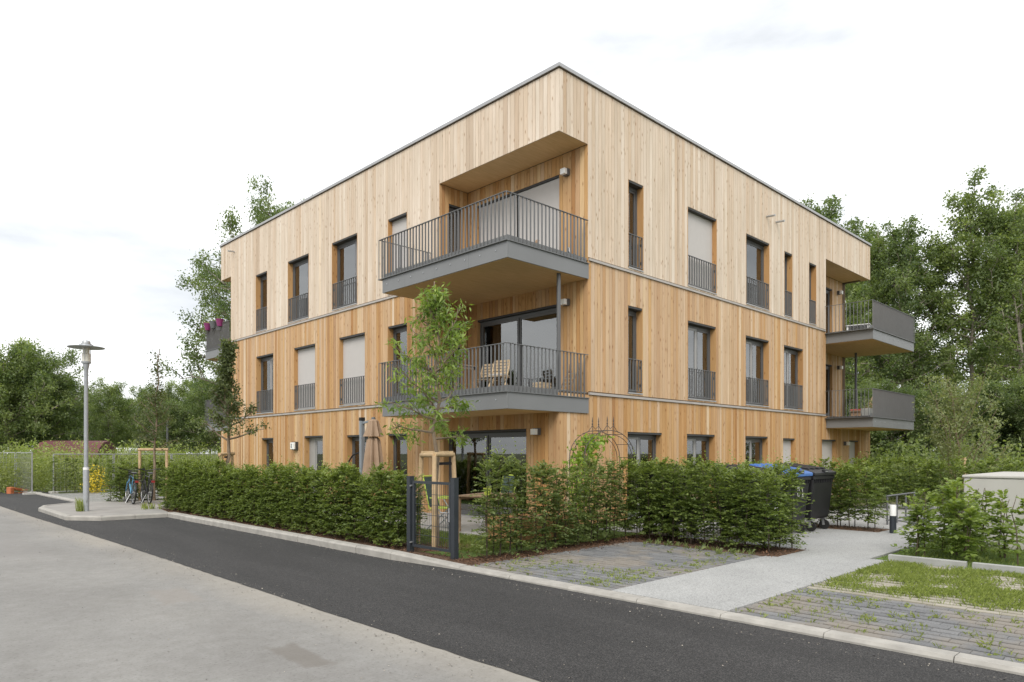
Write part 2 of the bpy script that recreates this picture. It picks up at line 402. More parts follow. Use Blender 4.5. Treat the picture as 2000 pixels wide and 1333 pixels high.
# ------------------------------------------------------------------ ground, road, kerbs
def sheet(name, x0, x1, y0, y1, z, mat):
    b = MB(); b.quad((x0,y0,z),(x1,y0,z),(x1,y1,z),(x0,y1,z)); return struct(b.build(name, mat))
sheet('terrain', -700, 900, -700, 900, -.06, 'terrain')
g = np.random.default_rng(3)
KX0, KX1 = -4.82, -4.64                        # kerb, road face and back
AX = -7.45                                     # seam between new asphalt and old concrete
b = MB()
ys = np.arange(-40, 60, .14); jx = AX + g.normal(0, .005, len(ys)) + .02*np.sin(ys*.37)
b.v = [(x, y, .004) for x, y in zip(jx, ys)] + [(-4.70, y, .004) for y in ys]
n_ = len(ys); b.f = [(i, n_+i, n_+i+1, i+1) for i in range(n_-1)]
struct(b.build('asphalt_strip', 'asphalt'))
b = MB(); b.quad((-15.5,-60,0),(-7.2,-60,0),(-7.2,120,0),(-15.5,120,0)); struct(b.build('road', 'road_concrete'))
b = MB(); b.box(-18.5, -15.5, -60, 120, -.05, .10); struct(b.build('pavement', 'island_paving'))
# planting beds and plot inside the kerb
b = MB(); b.prism([(-4.66,-2.46),(-4.66,11.3),(-3.78,11.3),(-3.78,-.45),(-4.3,-.45),(-4.3,-1.95),(.36,-1.95),(.36,-5.14),(-.76,-5.14),(-.76,-2.46)], -.05, .050); struct(b.build('planting_bed', 'mulch'))
sheet('lawn', -4.45, 8.0, -1.98, 18.0, .046, 'lawn')
b = MB(); b.box(-2.3, -.0, -.6, 7.2, .0, .085); struct(b.build('patio', 'patio'))

def kerb(name, pts, w_, tops, ln=1.0, mat='kerb'):
    """kerb stones along a polyline, left side = back; tops (z at start, z at end) per segment"""
    base = MB()
    for (a, c) in zip(pts[:-1], pts[1:]):
        a_, c_ = Vector((*a, 0)), Vector((*c, 0)); d = (c_-a_).normalized(); nn = Vector((-d.y, d.x, 0))*(w_-.01)
        base.quad(a_+Vector((0,0,.002)), c_+Vector((0,0,.002)), c_+nn+Vector((0,0,.002)), a_+nn+Vector((0,0,.002)))
    root = struct(base.build(name, 'joint_soil'))
    for (a, c), (t0, t1) in zip(zip(pts[:-1], pts[1:]), tops):
        a_, c_ = Vector((*a, 0)), Vector((*c, 0)); Ln = (c_-a_).length; k = max(1, round(Ln/ln)); d = (c_-a_)/Ln; nn = Vector((-d.y, d.x, 0))
        for i in range(k):
            s0, s1 = i/k*Ln+.004, (i+1)/k*Ln-.004
            z0, z1 = t0+(t1-t0)*s0/Ln, t0+(t1-t0)*s1/Ln; j = g.normal(0, .0025)
            st = MB(); ch = .022
            sec = lambda zt: [(0, -.10), (0, zt-ch*1.3), (ch, zt), (w_-.006, zt), (w_, zt-.006), (w_, -.10)]
            P0 = [a_+d*s0+nn*(q+j)+Vector((0,0,z)) for q, z in sec(z0)]; P1 = [a_+d*s1+nn*(q+j)+Vector((0,0,z)) for q, z in sec(z1)]
            st.v = [tuple(p) for p in P0+P1]; m_ = 6
            st.f = [(q, (q+1) % m_, m_+(q+1) % m_, m_+q) for q in range(m_)] + [tuple(reversed(range(m_))), tuple(range(m_, 2*m_))]
            st.build('kerb_stone', mat, root)
    return root
# direction chosen so that the left normal points away from the road (towards +X): run in -Y
kerb('kerb', [(-5.02,8.95),(-4.98,-1.0),(KX0,-2.45),(KX0,-12.5)], .18, [(.125,.125),(.125,.052),(.05,.05)])
ISL = [(-5.45,15.4),(-6.75,14.3),(-7.0,13.4),(-7.08,9.75),(-6.5,9.0),(-5.02,8.92)]
kerb('island_kerb', ISL, .13, [(.10,.11)]*2+[(.115,.115)]*3, .95)
b = MB(); b.prism([(-5.4,15.2),(-6.68,14.15),(-6.89,13.35),(-6.96,9.82),(-6.44,9.12),(-4.9,9.05),(-4.55,11.3),(-3.0,11.3),(-3.0,15.2)][::1], -.05, .098); struct(b.build('island_pavement', 'island_paving'))
kerb('far_kerb', [(-5.42,44),(-5.42,15.42)], .16, [(.07,.07)], 1.2)
b = MB(); b.box(-5.27, -1.2, 15.22, 21.9, -.04, .055); struct(b.build('gravel_bay', 'gravel'))

# path of exposed aggregate concrete, with an edging strip
b = MB(); b.prism([(-4.64,-6.20),(12.5,-6.20),(12.5,-2.3),(4.75,-2.3),(4.75,-5.08),(3.9,-5.08),(3.9,-.7),(.37,-.7),(.37,-5.15),(-.72,-5.15),(-.77,-4.98),(-4.64,-4.98)], -.04, .052); struct(b.build('path', 'path'))
for i in range(5):
    x0 = -4.64+i*.95
    if x0 < .0:
        e = MB(); e.box(x0, min(x0+.944, .08), -6.455, -6.207, -.04, .054); o = struct(e.build('path_edging', 'path'))
sheet('hedge_bed', 3.92, 4.73, -5.06, .0, .045, 'mulch')
sheet('shrub_bed', .16, 6.2, -11.5, -6.22, .03, 'lawn')
# edging kerbs of the shrub bed
for (y0, y1) in ((-7.46, -6.47), (-8.52, -7.53), (-9.58, -8.59), (-10.6, -9.65)):
    e = MB(); e.box(.06, .15, y0, y1, -.05, .145); struct(e.build('edging_kerb', 'edging', bev=.008))

# parking bays: rows of pavers with open joints
def bay(name, x0, x1, y0, y1, pitch, wd, ln, mat, zt, soil='joint_soil'):
    root = sheet(name, x0, x1, y0, y1, zt-.035, soil)
    pm = {}
    r_ = np.random.default_rng(int(abs(x0*100+y0*10)))
    k = int((x1-x0)/pitch)
    for i in range(k):
        xa = x0 + (i+.5)*(x1-x0)/k; y = y0 - (i % 2)*ln*.5
        while y < y1:
            a, c = max(y, y0), min(y+ln-.003, y1)
            if c-a > .05:
                key = round(c-a, 2)
                if key not in pm:
                    h = (c-a)/2; q = MB(); z = zt
                    ch = .008; q.v = [(-wd/2,-h,-.05),(wd/2,-h,-.05),(wd/2,h,-.05),(-wd/2,h,-.05),(-wd/2,-h,-ch),(wd/2,-h,-ch),(wd/2,h,-ch),(-wd/2,h,-ch),
                       (-wd/2+ch,-h+.002,0),(wd/2-ch,-h+.002,0),(wd/2-ch,h-.002,0),(-wd/2+ch,h-.002,0)]
                    q.f = [(0,1,5,4),(1,2,6,5),(2,3,7,6),(3,0,4,7),(4,5,9,8),(5,6,10,9),(6,7,11,10),(7,4,8,11),(8,9,10,11)]
                    o = q.build('paver', mat, root); pm[key] = o.data
                else:
                    o = bpy.data.objects.new('paver', pm[key]); COL.objects.link(o); o.parent = root
                o.location = (xa, (a+c)/2, zt + r_.normal(0, .002)); o.rotation_euler = (r_.normal(0, .006), r_.normal(0, .006), r_.normal(0, .004))
            y += ln
    return root
bay('parking_bay', -4.63, -.77, -4.96, -2.48, .145, .098, .22, 'paver', .050)
bay('parking_bay', -4.63, -2.84, -11.4, -6.47, .145, .098, .22, 'paver', .050)
bay('grass_bay', -2.82, .05, -10.2, -6.47, .150, .080, .30, 'paver_pale', .048, 'terrain')

# ------------------------------------------------------------------ the apartment building
BL, BW, ZR = 18.2, 18.55, 9.98
B1, B2 = 2.98, 5.98
bld = thing('apartment_building', 'three storey timber clad apartment building with grey balconies and flat roof', 'building')
class Fac:
    def __init__(s, O, U, Nn): s.O, s.U, s.N = O, U, Nn
    def P(s, u, n, z): return (s.O[0]+u*s.U[0]+n*s.N[0], s.O[1]+u*s.U[1]+n*s.N[1], z)
    def box(s, mb, u0, u1, n0, n1, z0, z1):
        a = s.P(u0, n0, z0); c = s.P(u1, n1, z1); mb.box(a[0], c[0], a[1], c[1], a[2], c[2])
FA = Fac((0,0), (0,1), (1,0)); FB = Fac((0,0), (1,0), (0,1))
FC = Fac((0,BL), (1,0), (0,-1)); FD = Fac((BW,0), (0,1), (-1,0))
DN, LA = .96, 4.12                             # loggia depth, loggia length on the left facade
LBs, LAe = 14.16, 17.22                        # loggia start on the right facade, far loggia on the left facade
S1, S2, HT = 3.07, 6.07, 2.11
GA = [(13.54,14.49,.07,2.18,'one'), (10.05,11.29,.07,2.20,'door'), (7.42,8.63,.07,2.18,'one'), (5.50,6.45,.07,2.18,'one'), (.97,3.97,.07,2.19,'slide')]
M1A = [(13.54,14.96,S1,5.18,'two'), (10.54,12.01,S1,5.18,'blind'), (7.60,9.08,S1,5.18,'blind'), (5.51,6.45,S1,5.18,'tilt')]
M2A = [(14.04,14.99,S2,8.18,'one'), (10.98,12.46,S2,8.18,'side'), (8.03,9.51,S2,8.18,'side'), (5.52,6.44,S2,8.18,'blind')]
GB = [(2.42,3.90,.07,2.15,'two'), (5.03,6.50,.07,2.15,'two'), (8.23,9.70,.07,2.15,'two'), (10.73,11.64,.07,2.12,'blind'), (13.80,15.08,.07,2.12,'blind'), (16.34,17.30,.07,2.12,'halfblind')]
M1B = [(2.44,3.06,S1,5.17,'one'), (5.08,6.56,S1,5.16,'two'), (8.25,9.77,S1,5.14,'two'), (10.80,12.27,S1,5.13,'two')]
M2B = [(2.46,3.09,S2,8.18,'one'), (5.08,6.59,S2,8.18,'blind'), (8.28,9.80,S2,8.17,'side'), (10.84,11.44,S2,8.16,'one'), (12.73,13.34,S2,8.16,'one')]
REC_A = [(0,LA,B1+.002,8.55), (LAe,BL,B1+.002,8.55)]; REC_B = [(0,DN,B1+.002,8.55), (LBs,BW,B1+.002,8.55)]

def core(name, F, u0, u1, n0, n1, zs, ops, mat='core'):
    us = sorted({u0, u1} | {x for o in ops for x in o[:2] if u0 < x < u1}); zz = sorted({zs[0], zs[1]} | {x for o in ops for x in o[2:4] if zs[0] < x < zs[1]})
    b = MB()
    for a, c in zip(us[:-1], us[1:]):
        run = None
        for p, q in list(zip(zz[:-1], zz[1:])) + [(None, None)]:
            solid = p is not None and not any(o[0]-1e-6 <= (a+c)/2 <= o[1]+1e-6 and o[2]-1e-6 <= (p+q)/2 <= o[3]+1e-6 for o in ops)
            if solid: run = (run[0], q) if run else (p, q)
            elif run: F.box(b, a, c, n0, n1, *run); run = None
    return b.build(name, mat, bld)
wallA = core('wall', FA, .026, BL-.03, .026, .30, (0, 9.72), [o[:4] for o in GA+M1A+M2A] + [(0,LA+.025,B1+.002,8.602),(LAe-.025,BL,B1+.002,8.602)])
wallB = core('wall', FB, .31, BW-.03, .026, .30, (0, 9.72), [o[:4] for o in GB+M1B+M2B] + [(0,DN+.025,B1+.002,8.602),(LBs-.025,BW,B1+.002,8.602)])
wallC = core('wall', FC, .31, BW-.03, .026, .30, (0, 9.72), [(0,4.3,B1,8.55)])
wallD = core('wall', FD, .31, BL-.31, .026, .30, (0, 9.72), [(0,DN,B1,8.55),(BL-4.2,BL,B1,8.55)])

BOARDS = []                                     # (area score, wall, boxes, tone, age)
rb = np.random.default_rng(11)
def clad(F, wall, u0, u1, z0, z1, ops, age, corner=0., widths=(.094, .118, .118, .142)):
    cuts = sorted({u0, u1} | {x for o in ops for x in o[:2] if u0 < x < u1})
    for a, c in zip(cuts[:-1], cuts[1:]):
        ws = []
        while sum(ws) < c-a-.03: ws.append(float(rb.choice(widths)))
        k = (c-a)/sum(ws); u = a
        for w_ in ws:
            w_ *= k; mid = u+w_/2
            blk = sorted([(o[2], o[3]) for o in ops if o[0] < mid < o[1]]); z = z0; segs = []
            for p, q in blk:
                if p > z+.02: segs.append((z, min(p, z1)))
                z = max(z, q)
            if z < z1-.02: segs.append((z, z1))
            tone = float(np.clip(rb.normal(.5, .19), 0, 1))
            if rb.random() < .05: tone = float(rb.choice([.03, .97]))
            for p, q in segs:
                dn = float(rb.uniform(0, .004))
                P0, P1 = F.P(u+.0046, dn, p), F.P(u+w_-.0046, .0225, q)
                cpt = (np.array(P0)+np.array(P1))/2; dv = CAM-cpt; dist = np.linalg.norm(dv)
                face = max(0., -(dv[0]*F.N[0]+dv[1]*F.N[1])/dist)
                BOARDS.append((w_*(q-p)*face/dist**2, wall, P0, P1, tone, float(np.clip(age+rb.normal(0, .13), 0, 1))))
            u += w_
clad(FA, wallA, 0, BL, .06, 2.945, [o[:4] for o in GA], .10)
clad(FA, wallA, LA, LAe, 3.03, 5.945, [o[:4] for o in M1A], .20)
clad(FA, wallA, 0, BL, 6.03, 9.885, [o[:4] for o in M2A] + REC_A, .97)
clad(FB, wallB, .0232, BW, .06, 2.945, [o[:4] for o in GB], .08)
clad(FB, wallB, DN, LBs, 3.03, 5.945, [o[:4] for o in M1B], .30)
clad(FB, wallB, .0232, BW, 6.03, 9.885, [o[:4] for o in M2B] + REC_B, .92)
clad(FC, wallC, .03, BW, .06, 9.885, [(0,4.3,B1,8.55)], .5, widths=(.3,.25))
clad(FD, wallD, .03, BL-.03, .06, 9.885, [(0,DN,B1,8.55),(BL-4.2,BL,B1,8.55)], .5, widths=(.3,.25))

# loggia walls: back wall and end wall at the near corner, back wall at the far right corner, back wall far left
def F_end(): return Fac((0,LA), (1,0), (0,1))
FR = Fac((DN,0), (0,1), (1,0)); FE = F_end()
RDOOR = [(.84,3.76,S1,5.12,'slide'), (.84,3.76,S2,8.12,'blind2')]
EDOOR = [(.30,.80,S1,5.12,'one'), (.30,.80,S2,8.12,'one')]
wallR = core('wall', FR, .024, LA, .024, .25, (B1+.03, 8.55), [o[:4] for o in RDOOR])
wallE = core('wall', FE, .024, DN+.02, .024, .25, (B1+.03, 8.55), [o[:4] for o in EDOOR])
FQ = Fac((0,DN), (1,0), (0,1)); QDOOR = [(15.0,17.24,S1,5.12,'slide'), (15.0,17.24,S2,8.12,'slide')]
wallQ = core('wall', FQ, LBs, BW-.03, .024, .25, (B1+.03, 8.55), [o[:4] for o in QDOOR])
FT = Fac((0,BL-DN), (1,0), (0,-1)); wallT = core('wall', FT, .03, 4.3, .024, .25, (B1+.03, 8.55), [])
for z0, z1 in ((3.0, 5.54), (5.96, 8.545)):
    k = 1 if z0 > 5 else 0
    clad(FR, wallR, .0, LA, z0, z1, [RDOOR[k][:4]], .05)
    clad(FE, wallE, .0, DN-.004, z0, z1, [EDOOR[k][:4]], .05)
    clad(FQ, wallQ, LBs, BW, z0, z1, [QDOOR[k][:4]], .25)
    clad(FT, wallT, 0, 4.3, z0, z1, [], .2)
BOARDS.sort(key=lambda q: -q[0])
rest = {}
for i, (sc_, wall, P0, P1, tone, age) in enumerate(BOARDS):
    if i < 300:
        b = MB(); b.box(P0[0], P1[0], P0[1], P1[1], P0[2], P1[2]); b.build('board', 'larch', wall, attrs={'tone': tone, 'age': age})
    else:
        r_ = rest.setdefault(wall.name, [wall, MB(), [], []])
        r_[1].box(P0[0], P1[0], P0[1], P1[1], P0[2], P1[2]); r_[2] += [tone]*6; r_[3] += [age]*6
for wl, b, tn, ag in rest.values():
    tag(b.build('boards', 'larch', wl, attrs={'tone': tn, 'age': ag}), kind='stuff')

# roof, coping, floor bands, soffits, floors, inner walls
b = MB(); b.box(.30, BW-.3, .30, BL-.3, 9.60, 9.70); roof = b.build('roof', 'pot_grey', bld)
def ring(name, off, inn, z0, z1, mat, par):
    b = MB(); a = -off
    b.box(a, BW+off, a, inn, z0, z1); b.box(a, BW+off, BL-inn, BL+off, z0, z1); b.box(a, inn, inn, BL-inn, z0, z1); b.box(BW-inn, BW+off, inn, BL-inn, z0, z1)
    return b.build(name, mat, par)
ring('coping', .045, .34, 9.905, ZR, 'coping', bld)
ring('coping_shadow_gap', .012, .30, 9.888, 9.903, 'core', bld)
def band(F, u0, u1, z):
    b = MB(); F.box(b, u0, u1, -.032, .02, z-.030, z+.022); o = b.build('floor_band', 'band', bld)
    c = MB(); F.box(c, u0, u1, -.006, .02, z+.024, z+.046); c.build('band_joint', 'core', o)
band(FA, LA+.30, LAe-.02, B1); band(FA, LA+.30, LAe-.02, B2); band(FB, DN+.03, LBs-.08, B1); band(FB, DN+.03, LBs-.08, B2)
for (x0, x1, y0, y1) in ((.0235, DN-.003, .0235, LA-.003), (LBs+.003, BW-.025, .0235, DN-.003), (.0235, 4.29, BL-DN+.003, BL-.025)):
    b = MB(); b.box(x0, x1, y0, y1, 8.553, 8.60); b.build('soffit', 'soffit', bld)
for z in (.02, B1-.12, B2-.12):
    b = MB(); b.box(.31, BW-.31, 1.3, BL-1.3, z, z+.10)
    b.build('floor_slab', 'interior', bld)
b = MB(); b.box(3.6, 3.7, 3.6, BL-3.6, .15, 9.55); b.box(3.7, BW-3.6, 3.6, 3.7, .15, 9.55); b.build('inner_wall', 'interior', bld)

# windows
def window(F, u0, u1, z0, z1, kind, flip=False, rn=.20):
    g0 = .004; b = MB(); fw = .065
    n0, n1 = rn-.02, rn+.05
    zt = z1-.055                                # dark grey head casing above the frame
    F.box(b, u0+g0, u0+fw, n0, n1, z0+.02, zt); F.box(b, u1-fw, u1-g0, n0, n1, z0+.02, zt)
    F.box(b, u0+fw, u1-fw, n0, n1, zt-fw, zt); F.box(b, u0+fw, u1-fw, n0, n1, z0+.02, z0+.02+fw)
    wdo = b.build('door' if kind == 'door' else 'window', 'frame_light' if kind == 'door' else 'frame', bld)
    c = MB(); F.box(c, u0+.001, u0+.02, .003, rn-.022, z0+.03, z1-.004); c.build('jamb', 'larch', wdo, attrs={'tone': float(rb.uniform(.2, .6)), 'age': .02})
    c = MB(); F.box(c, u1-.02, u1-.001, .003, rn-.022, z0+.03, z1-.004); c.build('jamb', 'larch', wdo, attrs={'tone': float(rb.uniform(.2, .6)), 'age': .02})
    c = MB(); F.box(c, u0+.021, u1-.021, .012, rn-.022, z1-.05, z1-.003); c.build('head_casing', 'soffit_edge', wdo)
    c = MB(); F.box(c, u0+.021, u1-.021, -.015, rn-.022, z0-.005, z0+.028); c.build('sill', 'frame_light', wdo)
    W = u1-u0; i0, i1, za, zb = u0+fw, u1-fw, z0+.02+fw, zt-fw
    def sash(a, c_, mat='frame', dn=0.):
        s_ = MB(); q = .055; p0, p1 = n0+.015+dn, n1-.012+dn
        F.box(s_, a, a+q, p0, p1, za, zb); F.box(s_, c_-q, c_, p0, p1, za, zb); F.box(s_, a+q, c_-q, p0, p1, zb-q, zb); F.box(s_, a+q, c_-q, p0, p1, za, za+q)
        s_.build('sash', mat, wdo)
        g_ = MB(); F.box(g_, a+q, c_-q, p0+.016, p0+.022, za+q, zb-q); g_.build('pane', 'glass', wdo)
    A, C_ = i0+.002, i1-.002
    if kind in ('one', 'tilt', 'halfblind'): sash(A, C_)
    elif kind == 'two':
        k = .5*(A+C_)
        if not flip: k = A + (C_-A)*.44
        sash(A, k-.012, 'frame_light'); sash(k+.012, C_, 'frame'); d = MB(); F.box(d, k-.011, k+.011, n0+.005, n1, za, zb); d.build('mullion', 'frame_light', wdo)
    elif kind == 'side':
        k = A + (C_-A)*(.22 if not flip else .78)
        sash(A, k-.012); sash(k+.012, C_); d = MB(); F.box(d, k-.011, k+.011, n0+.005, n1, za, zb); d.build('mullion', 'frame_light', wdo)
    elif kind == 'slide':
        k = .5*(A+C_); sash(A, k-.012); sash(k+.012, C_); d = MB(); F.box(d, k-.011, k+.011, n0-.01, n1, za, zb); d.build('mullion', 'frame', wdo)
    elif kind == 'door':
        k = A + (C_-A)*.70; d = MB(); F.box(d, k+.012, C_, n0+.01, n1-.01, za, zb); d.build('side_panel', 'frame_light', wdo); sash(A, k-.012, 'frame_light')
    else: sash(A, C_)
    if kind in ('blind', 'blind2', 'halfblind'):
        d = MB(); zlow = z0+.06 if kind != 'halfblind' else z0+1.15
        if kind == 'blind2':
            k = .5*(u0+u1); F.box(d, u0+.03, k-.02, rn-.065, rn-.06, zlow, z1-.055); d.build('blind', 'blind', wdo)
            d = MB(); F.box(d, k+.02, u1-.03, rn-.065, rn-.06, zlow, z1-.055); d.build('blind', 'blind', wdo)
        else: F.box(d, u0+.024, u1-.024, rn-.065, rn-.06, zlow, z1-.052); d.build('blind', 'blind', wdo)
        e = MB(); F.box(e, u0+.024, u1-.024, rn-.072, rn-.053, zlow-.03, zlow); e.build('blind_rail', 'frame_light', wdo)
    return wdo
def curtain(wdo, F, u0, u1, z0, z1, mat='curtain', n=.33):
    b = MB(); k = max(6, int((u1-u0)/.045)); b_ = []
    for i in range(k+1):
        u = u0+(u1-u0)*i/k; nn = n+.03*math.sin(i*1.9)+.012*math.sin(i*.7)
        b_.append((F.P(u, nn, z0), F.P(u, nn, z1), F.P(u, nn+.006, z0), F.P(u, nn+.006, z1)))
    for p, q in zip(b_[:-1], b_[1:]): b.quad(p[0], q[0], q[1], p[1]); b.quad(p[2], p[3], q[3], q[2])
    b.build('curtain', mat, wdo, smooth=True)
BARS = []
def juliet(F, u0, u1, z0, top):
    b = MB(); F.box(b, u0+.01, u1-.01, .012, .052, top-.012, top); F.box(b, u0+.01, u1-.01, .012, .052, z0+.07, z0+.082)
    for a, c in ((u0+.008, u0+.018), (u1-.018, u1-.008)): F.box(b, a, c, .012, .052, z0+.07, top)
    for zz in (z0+.22, top-.18):
        for a, c in ((u0+.004, u0+.02), (u1-.02, u1-.004)): F.box(b, a, c, .02, .09, zz-.035, zz+.035)
    jr = b.build('juliet_railing', 'railing', bld)
    k = max(4, round((u1-u0-.05)/.122))
    for i in range(k+1):
        u = u0+.025+(u1-u0-.05)*i/k; q = F.P(u, .03, z0+.5); d = np.linalg.norm(np.array(q)-CAM)
        BARS.append((d, jr, F.P(u-.004, .013, z0+.083), F.P(u+.004, .051, top-.013)))
for F, lst in ((FA, GA+M1A+M2A), (FB, GB+M1B+M2B)):
    for (u0, u1, z0, z1, kd) in lst:
        wd_ = window(F, u0, u1, z0, z1, kd, flip=(F is FB and kd != 'side') or False)
        if z0 > 1 and not (F is FA and u0 < 6.6): juliet(F, u0, u1, z0, z0+.84)
        if kd == 'two': curtain(wd_, F, u1-.42 if F is FB else u0+.1, u1-.08 if F is FB else u0+.55, z0+.08, z1-.1)
        if kd == 'side': curtain(wd_, F, u0+.08, u0+.3, z0+.08, z1-.1, 'white_paint')
        if kd == 'tilt': curtain(wd_, F, u0+.1, u0+.35, z0+.08, z1-.1, 'white_paint')
for (u0, u1, z0, z1, kd) in RDOOR: window(FR, u0, u1, z0, z1, kd, rn=.12)
for (u0, u1, z0, z1, kd) in EDOOR: window(FE, u0, u1, z0, z1, kd, rn=.12)
for (u0, u1, z0, z1, kd) in QDOOR: window(FQ, u0, u1, z0, z1, kd, rn=.12)
# balconies (pinwheel plan: same design at three corners)
C1 = Fac((0,0), (0,1), (1,0)); C2 = Fac((BW,0), (-1,0), (0,1)); C3 = Fac((0,BL), (1,0), (0,-1))
PR = 1.56
def balcony(F, F_, ln, inner):
    """F_ = deck level, ln = length along the facade, inner = slab runs under the recess too"""
    nin = DN-.004 if inner else -.003
    b = MB(); F.box(b, .004, ln-.03, -PR+.03, nin, F_-.385, F_-.10); 
    root = b.build('balcony', 'soffit', bld)
    seams = [0, 1.15, 2.3, 3.45, ln]
    for a, c in zip(seams[:-1], seams[1:]):
        p = MB(); F.box(p, (a if a else -.03)+.0015, c-.0015, -PR-.002, -PR+.028, F_-.39, F_-.062); pn = p.build('fascia_panel', 'fascia', root)
    p = MB(); F.box(p, -.03, .002, -PR+.0305, DN-.006, F_-.39, F_-.062); p.build('fascia_panel', 'fascia', root)
    p = MB(); F.box(p, ln-.03, ln, -PR+.0305, -.004, F_-.39, F_-.062); p.build('fascia_panel', 'fascia', root)
    p = MB(); F.box(p, .003, ln-.031, -PR+.029, -.004, F_-.398, F_-.388); p.build('soffit_trim', 'soffit', root)
    e = MB(); lip = .05                          # projecting base plate
    F.box(e, -.03-lip*.4, ln+.13, -PR-lip, -PR+.06, F_-.060, F_-.045); F.box(e, -.03-lip*.6, .03, -PR+.0605, DN-.006, F_-.060, F_-.045)
    F.box(e, ln-.03, ln+.13, -PR+.0605, -.004, F_-.060, F_-.045)
    e.build('base_plate', 'railing', root)
    d = MB()
    nb = 11; nmin, nmax = -PR+.075, nin if inner else DN-.004
    for i in range(nb):
        a = nmin+(nmax-nmin)*i/nb; c = nmin+(nmax-nmin)*(i+1)/nb-.006
        F.box(d, .04, min(ln, LA)-.012 if a > -.05 else ln-.04, a, c, F_-.02, F_+.004)
    d.build('decking', 'frame', root)
    kp = MB(); F.box(kp, .03, ln+.06, -PR+.062, -PR+.072, F_-.045, F_+.085); F.box(kp, .031, .041, -PR+.073, DN-.01, F_-.045, F_+.085)
    kp.build('kick_plate', 'fascia', root)
    h = MB(); zt = F_+.92
    F.box(h, -.035, ln+.12, -PR-.035, -PR+.008, zt-.012, zt); F.box(h, -.035, .008, -PR+.009, DN-.02, zt-.012, zt); F.box(h, ln+.08, ln+.12, -PR+.009, -.004, zt-.012, zt)
    F.box(h, -.035, -.02, -PR-.035, -PR-.02, F_-.044, zt-.012); F.box(h, ln+.105, ln+.12, -PR-.035, -PR-.02, F_-.044, zt-.012)
    h.build('handrail', 'railing', root)
    def bar(u0, u1, n0, n1):
        a, c = F.P(u0, n0, F_-.044), F.P(u1, n1, zt-.0125); BARS.append((np.linalg.norm((np.array(a)+np.array(c))/2-CAM), root, a, c))
    k = round((ln+.12)/.116)
    for i in range(1, k): u = -.03+(ln+.14)*i/k; bar(u-.004, u+.004, -PR-.033, -PR+.006)
    k = round((PR+DN)/.116)
    for i in range(1, k): n = -PR-.01+(PR+DN-.02)*i/k; bar(-.033, .006, n-.004, n+.004)
    k = round(PR/.116)
    for i in range(1, k): n = -PR-.01+PR*i/k; bar(ln+.082, ln+.118, n-.004, n+.004)
    # bolts on the fascia
    for i in range(9):
        u = .3+i*(ln-.5)/8; q = MB(); c = F.P(u, -PR-.003, F_-.2); 
        q.box(c[0]-.012, c[0]+.012, c[1]-.012, c[1]+.012, c[2]-.012, c[2]+.012); q.build('bolt', 'steel_post', root)
    return root
for z, inn in ((5.92, True), (2.92, False)):
    balcony(C1, z, 4.36, inn); balcony(C2, z, BW-LBs-.02, inn); balcony(C3, z, 4.36, inn)
BARS.sort(key=lambda q: q[0]); rest = {}; bm_cache = {}
for i, (d, par, a, c) in enumerate(BARS):
    if i < 300:
        key = tuple(round(abs(c[k]-a[k]), 3) for k in range(3))
        if key not in bm_cache:
            b = MB(); b.box(-key[0]/2, key[0]/2, -key[1]/2, key[1]/2, -key[2]/2, key[2]/2); o = b.build('bar', 'railing', par); bm_cache[key] = o.data
        else:
            o = bpy.data.objects.new('bar', bm_cache[key]); COL.objects.link(o); o.parent = par
        o.location = [(a[k]+c[k])/2 for k in range(3)]
    else:
        rest.setdefault(par.name, [par, MB()])[1].box(a[0], c[0], a[1], c[1], a[2], c[2])
for par, b in rest.values(): tag(b.build('bars', 'railing', par), kind='stuff')
for (x, y) in ((.13, .13), (17.35, .12)):
    b = MB(); b.tube([(x, y, 2.93), (x, y, 5.53)], .045, 16); b.build('steel_column', 'frame', bld, smooth=True)
# wall lamps
def wall_lamp(F, u, z):
    b = MB(); F.box(b, u-.075, u+.075, -.10, -.003, z-.06, z+.09); o = b.build('wall_lamp', 'frame', bld, bev=.006)
    c = MB(); F.box(c, u-.07, u+.07, -.19, -.101, z-.055, z+.075); c.build('lamp_glass', 'lamp_white', o, bev=.008)
for F, u, z in ((FR,.60,8.06), (FR,.60,5.08), (FA,.61,2.10), (FQ,17.76,8.05), (FQ,17.76,5.05), (FB,15.85,1.98)): wall_lamp(F, u, z)
b = MB(); FA.box(b, 11.70, 12.0, -.09, -.002, 1.74, 2.02); nl = b.build('number_lamp', 'soffit_edge', bld, bev=.006)
c = MB(); FA.box(c, 11.72, 11.98, -.155, -.092, 1.765, 1.995); c.build('lamp_glass', 'lamp_white', nl, bev=.01)
c = MB()                                        # house numeral on the lamp
for (u0, u1, z0, z1) in ((11.865,11.90,1.82,1.94), (11.84,11.925,1.865,1.88), (11.84,11.925,1.93,1.945), (11.84,11.925,1.815,1.83)): FA.box(c, u0, u1, -.158, -.1555, z0, z1)
c.build('numeral', 'pot_grey', nl)
for u, z in ((9.60,8.97), (10.25,8.95)):
    b = MB(); p0, p1 = FB.P(u, .0, z), FB.P(u, -.27, z-.02); b.tube([p0, p1], .032, 12); b.build('vent_pipe', 'zinc', bld, smooth=True)
b = MB(); b.tube([FA.P(16.9, .0, 9.45), FA.P(16.9, -.25, 9.43)], .03, 10); b.build('vent_pipe', 'zinc', bld, smooth=True)

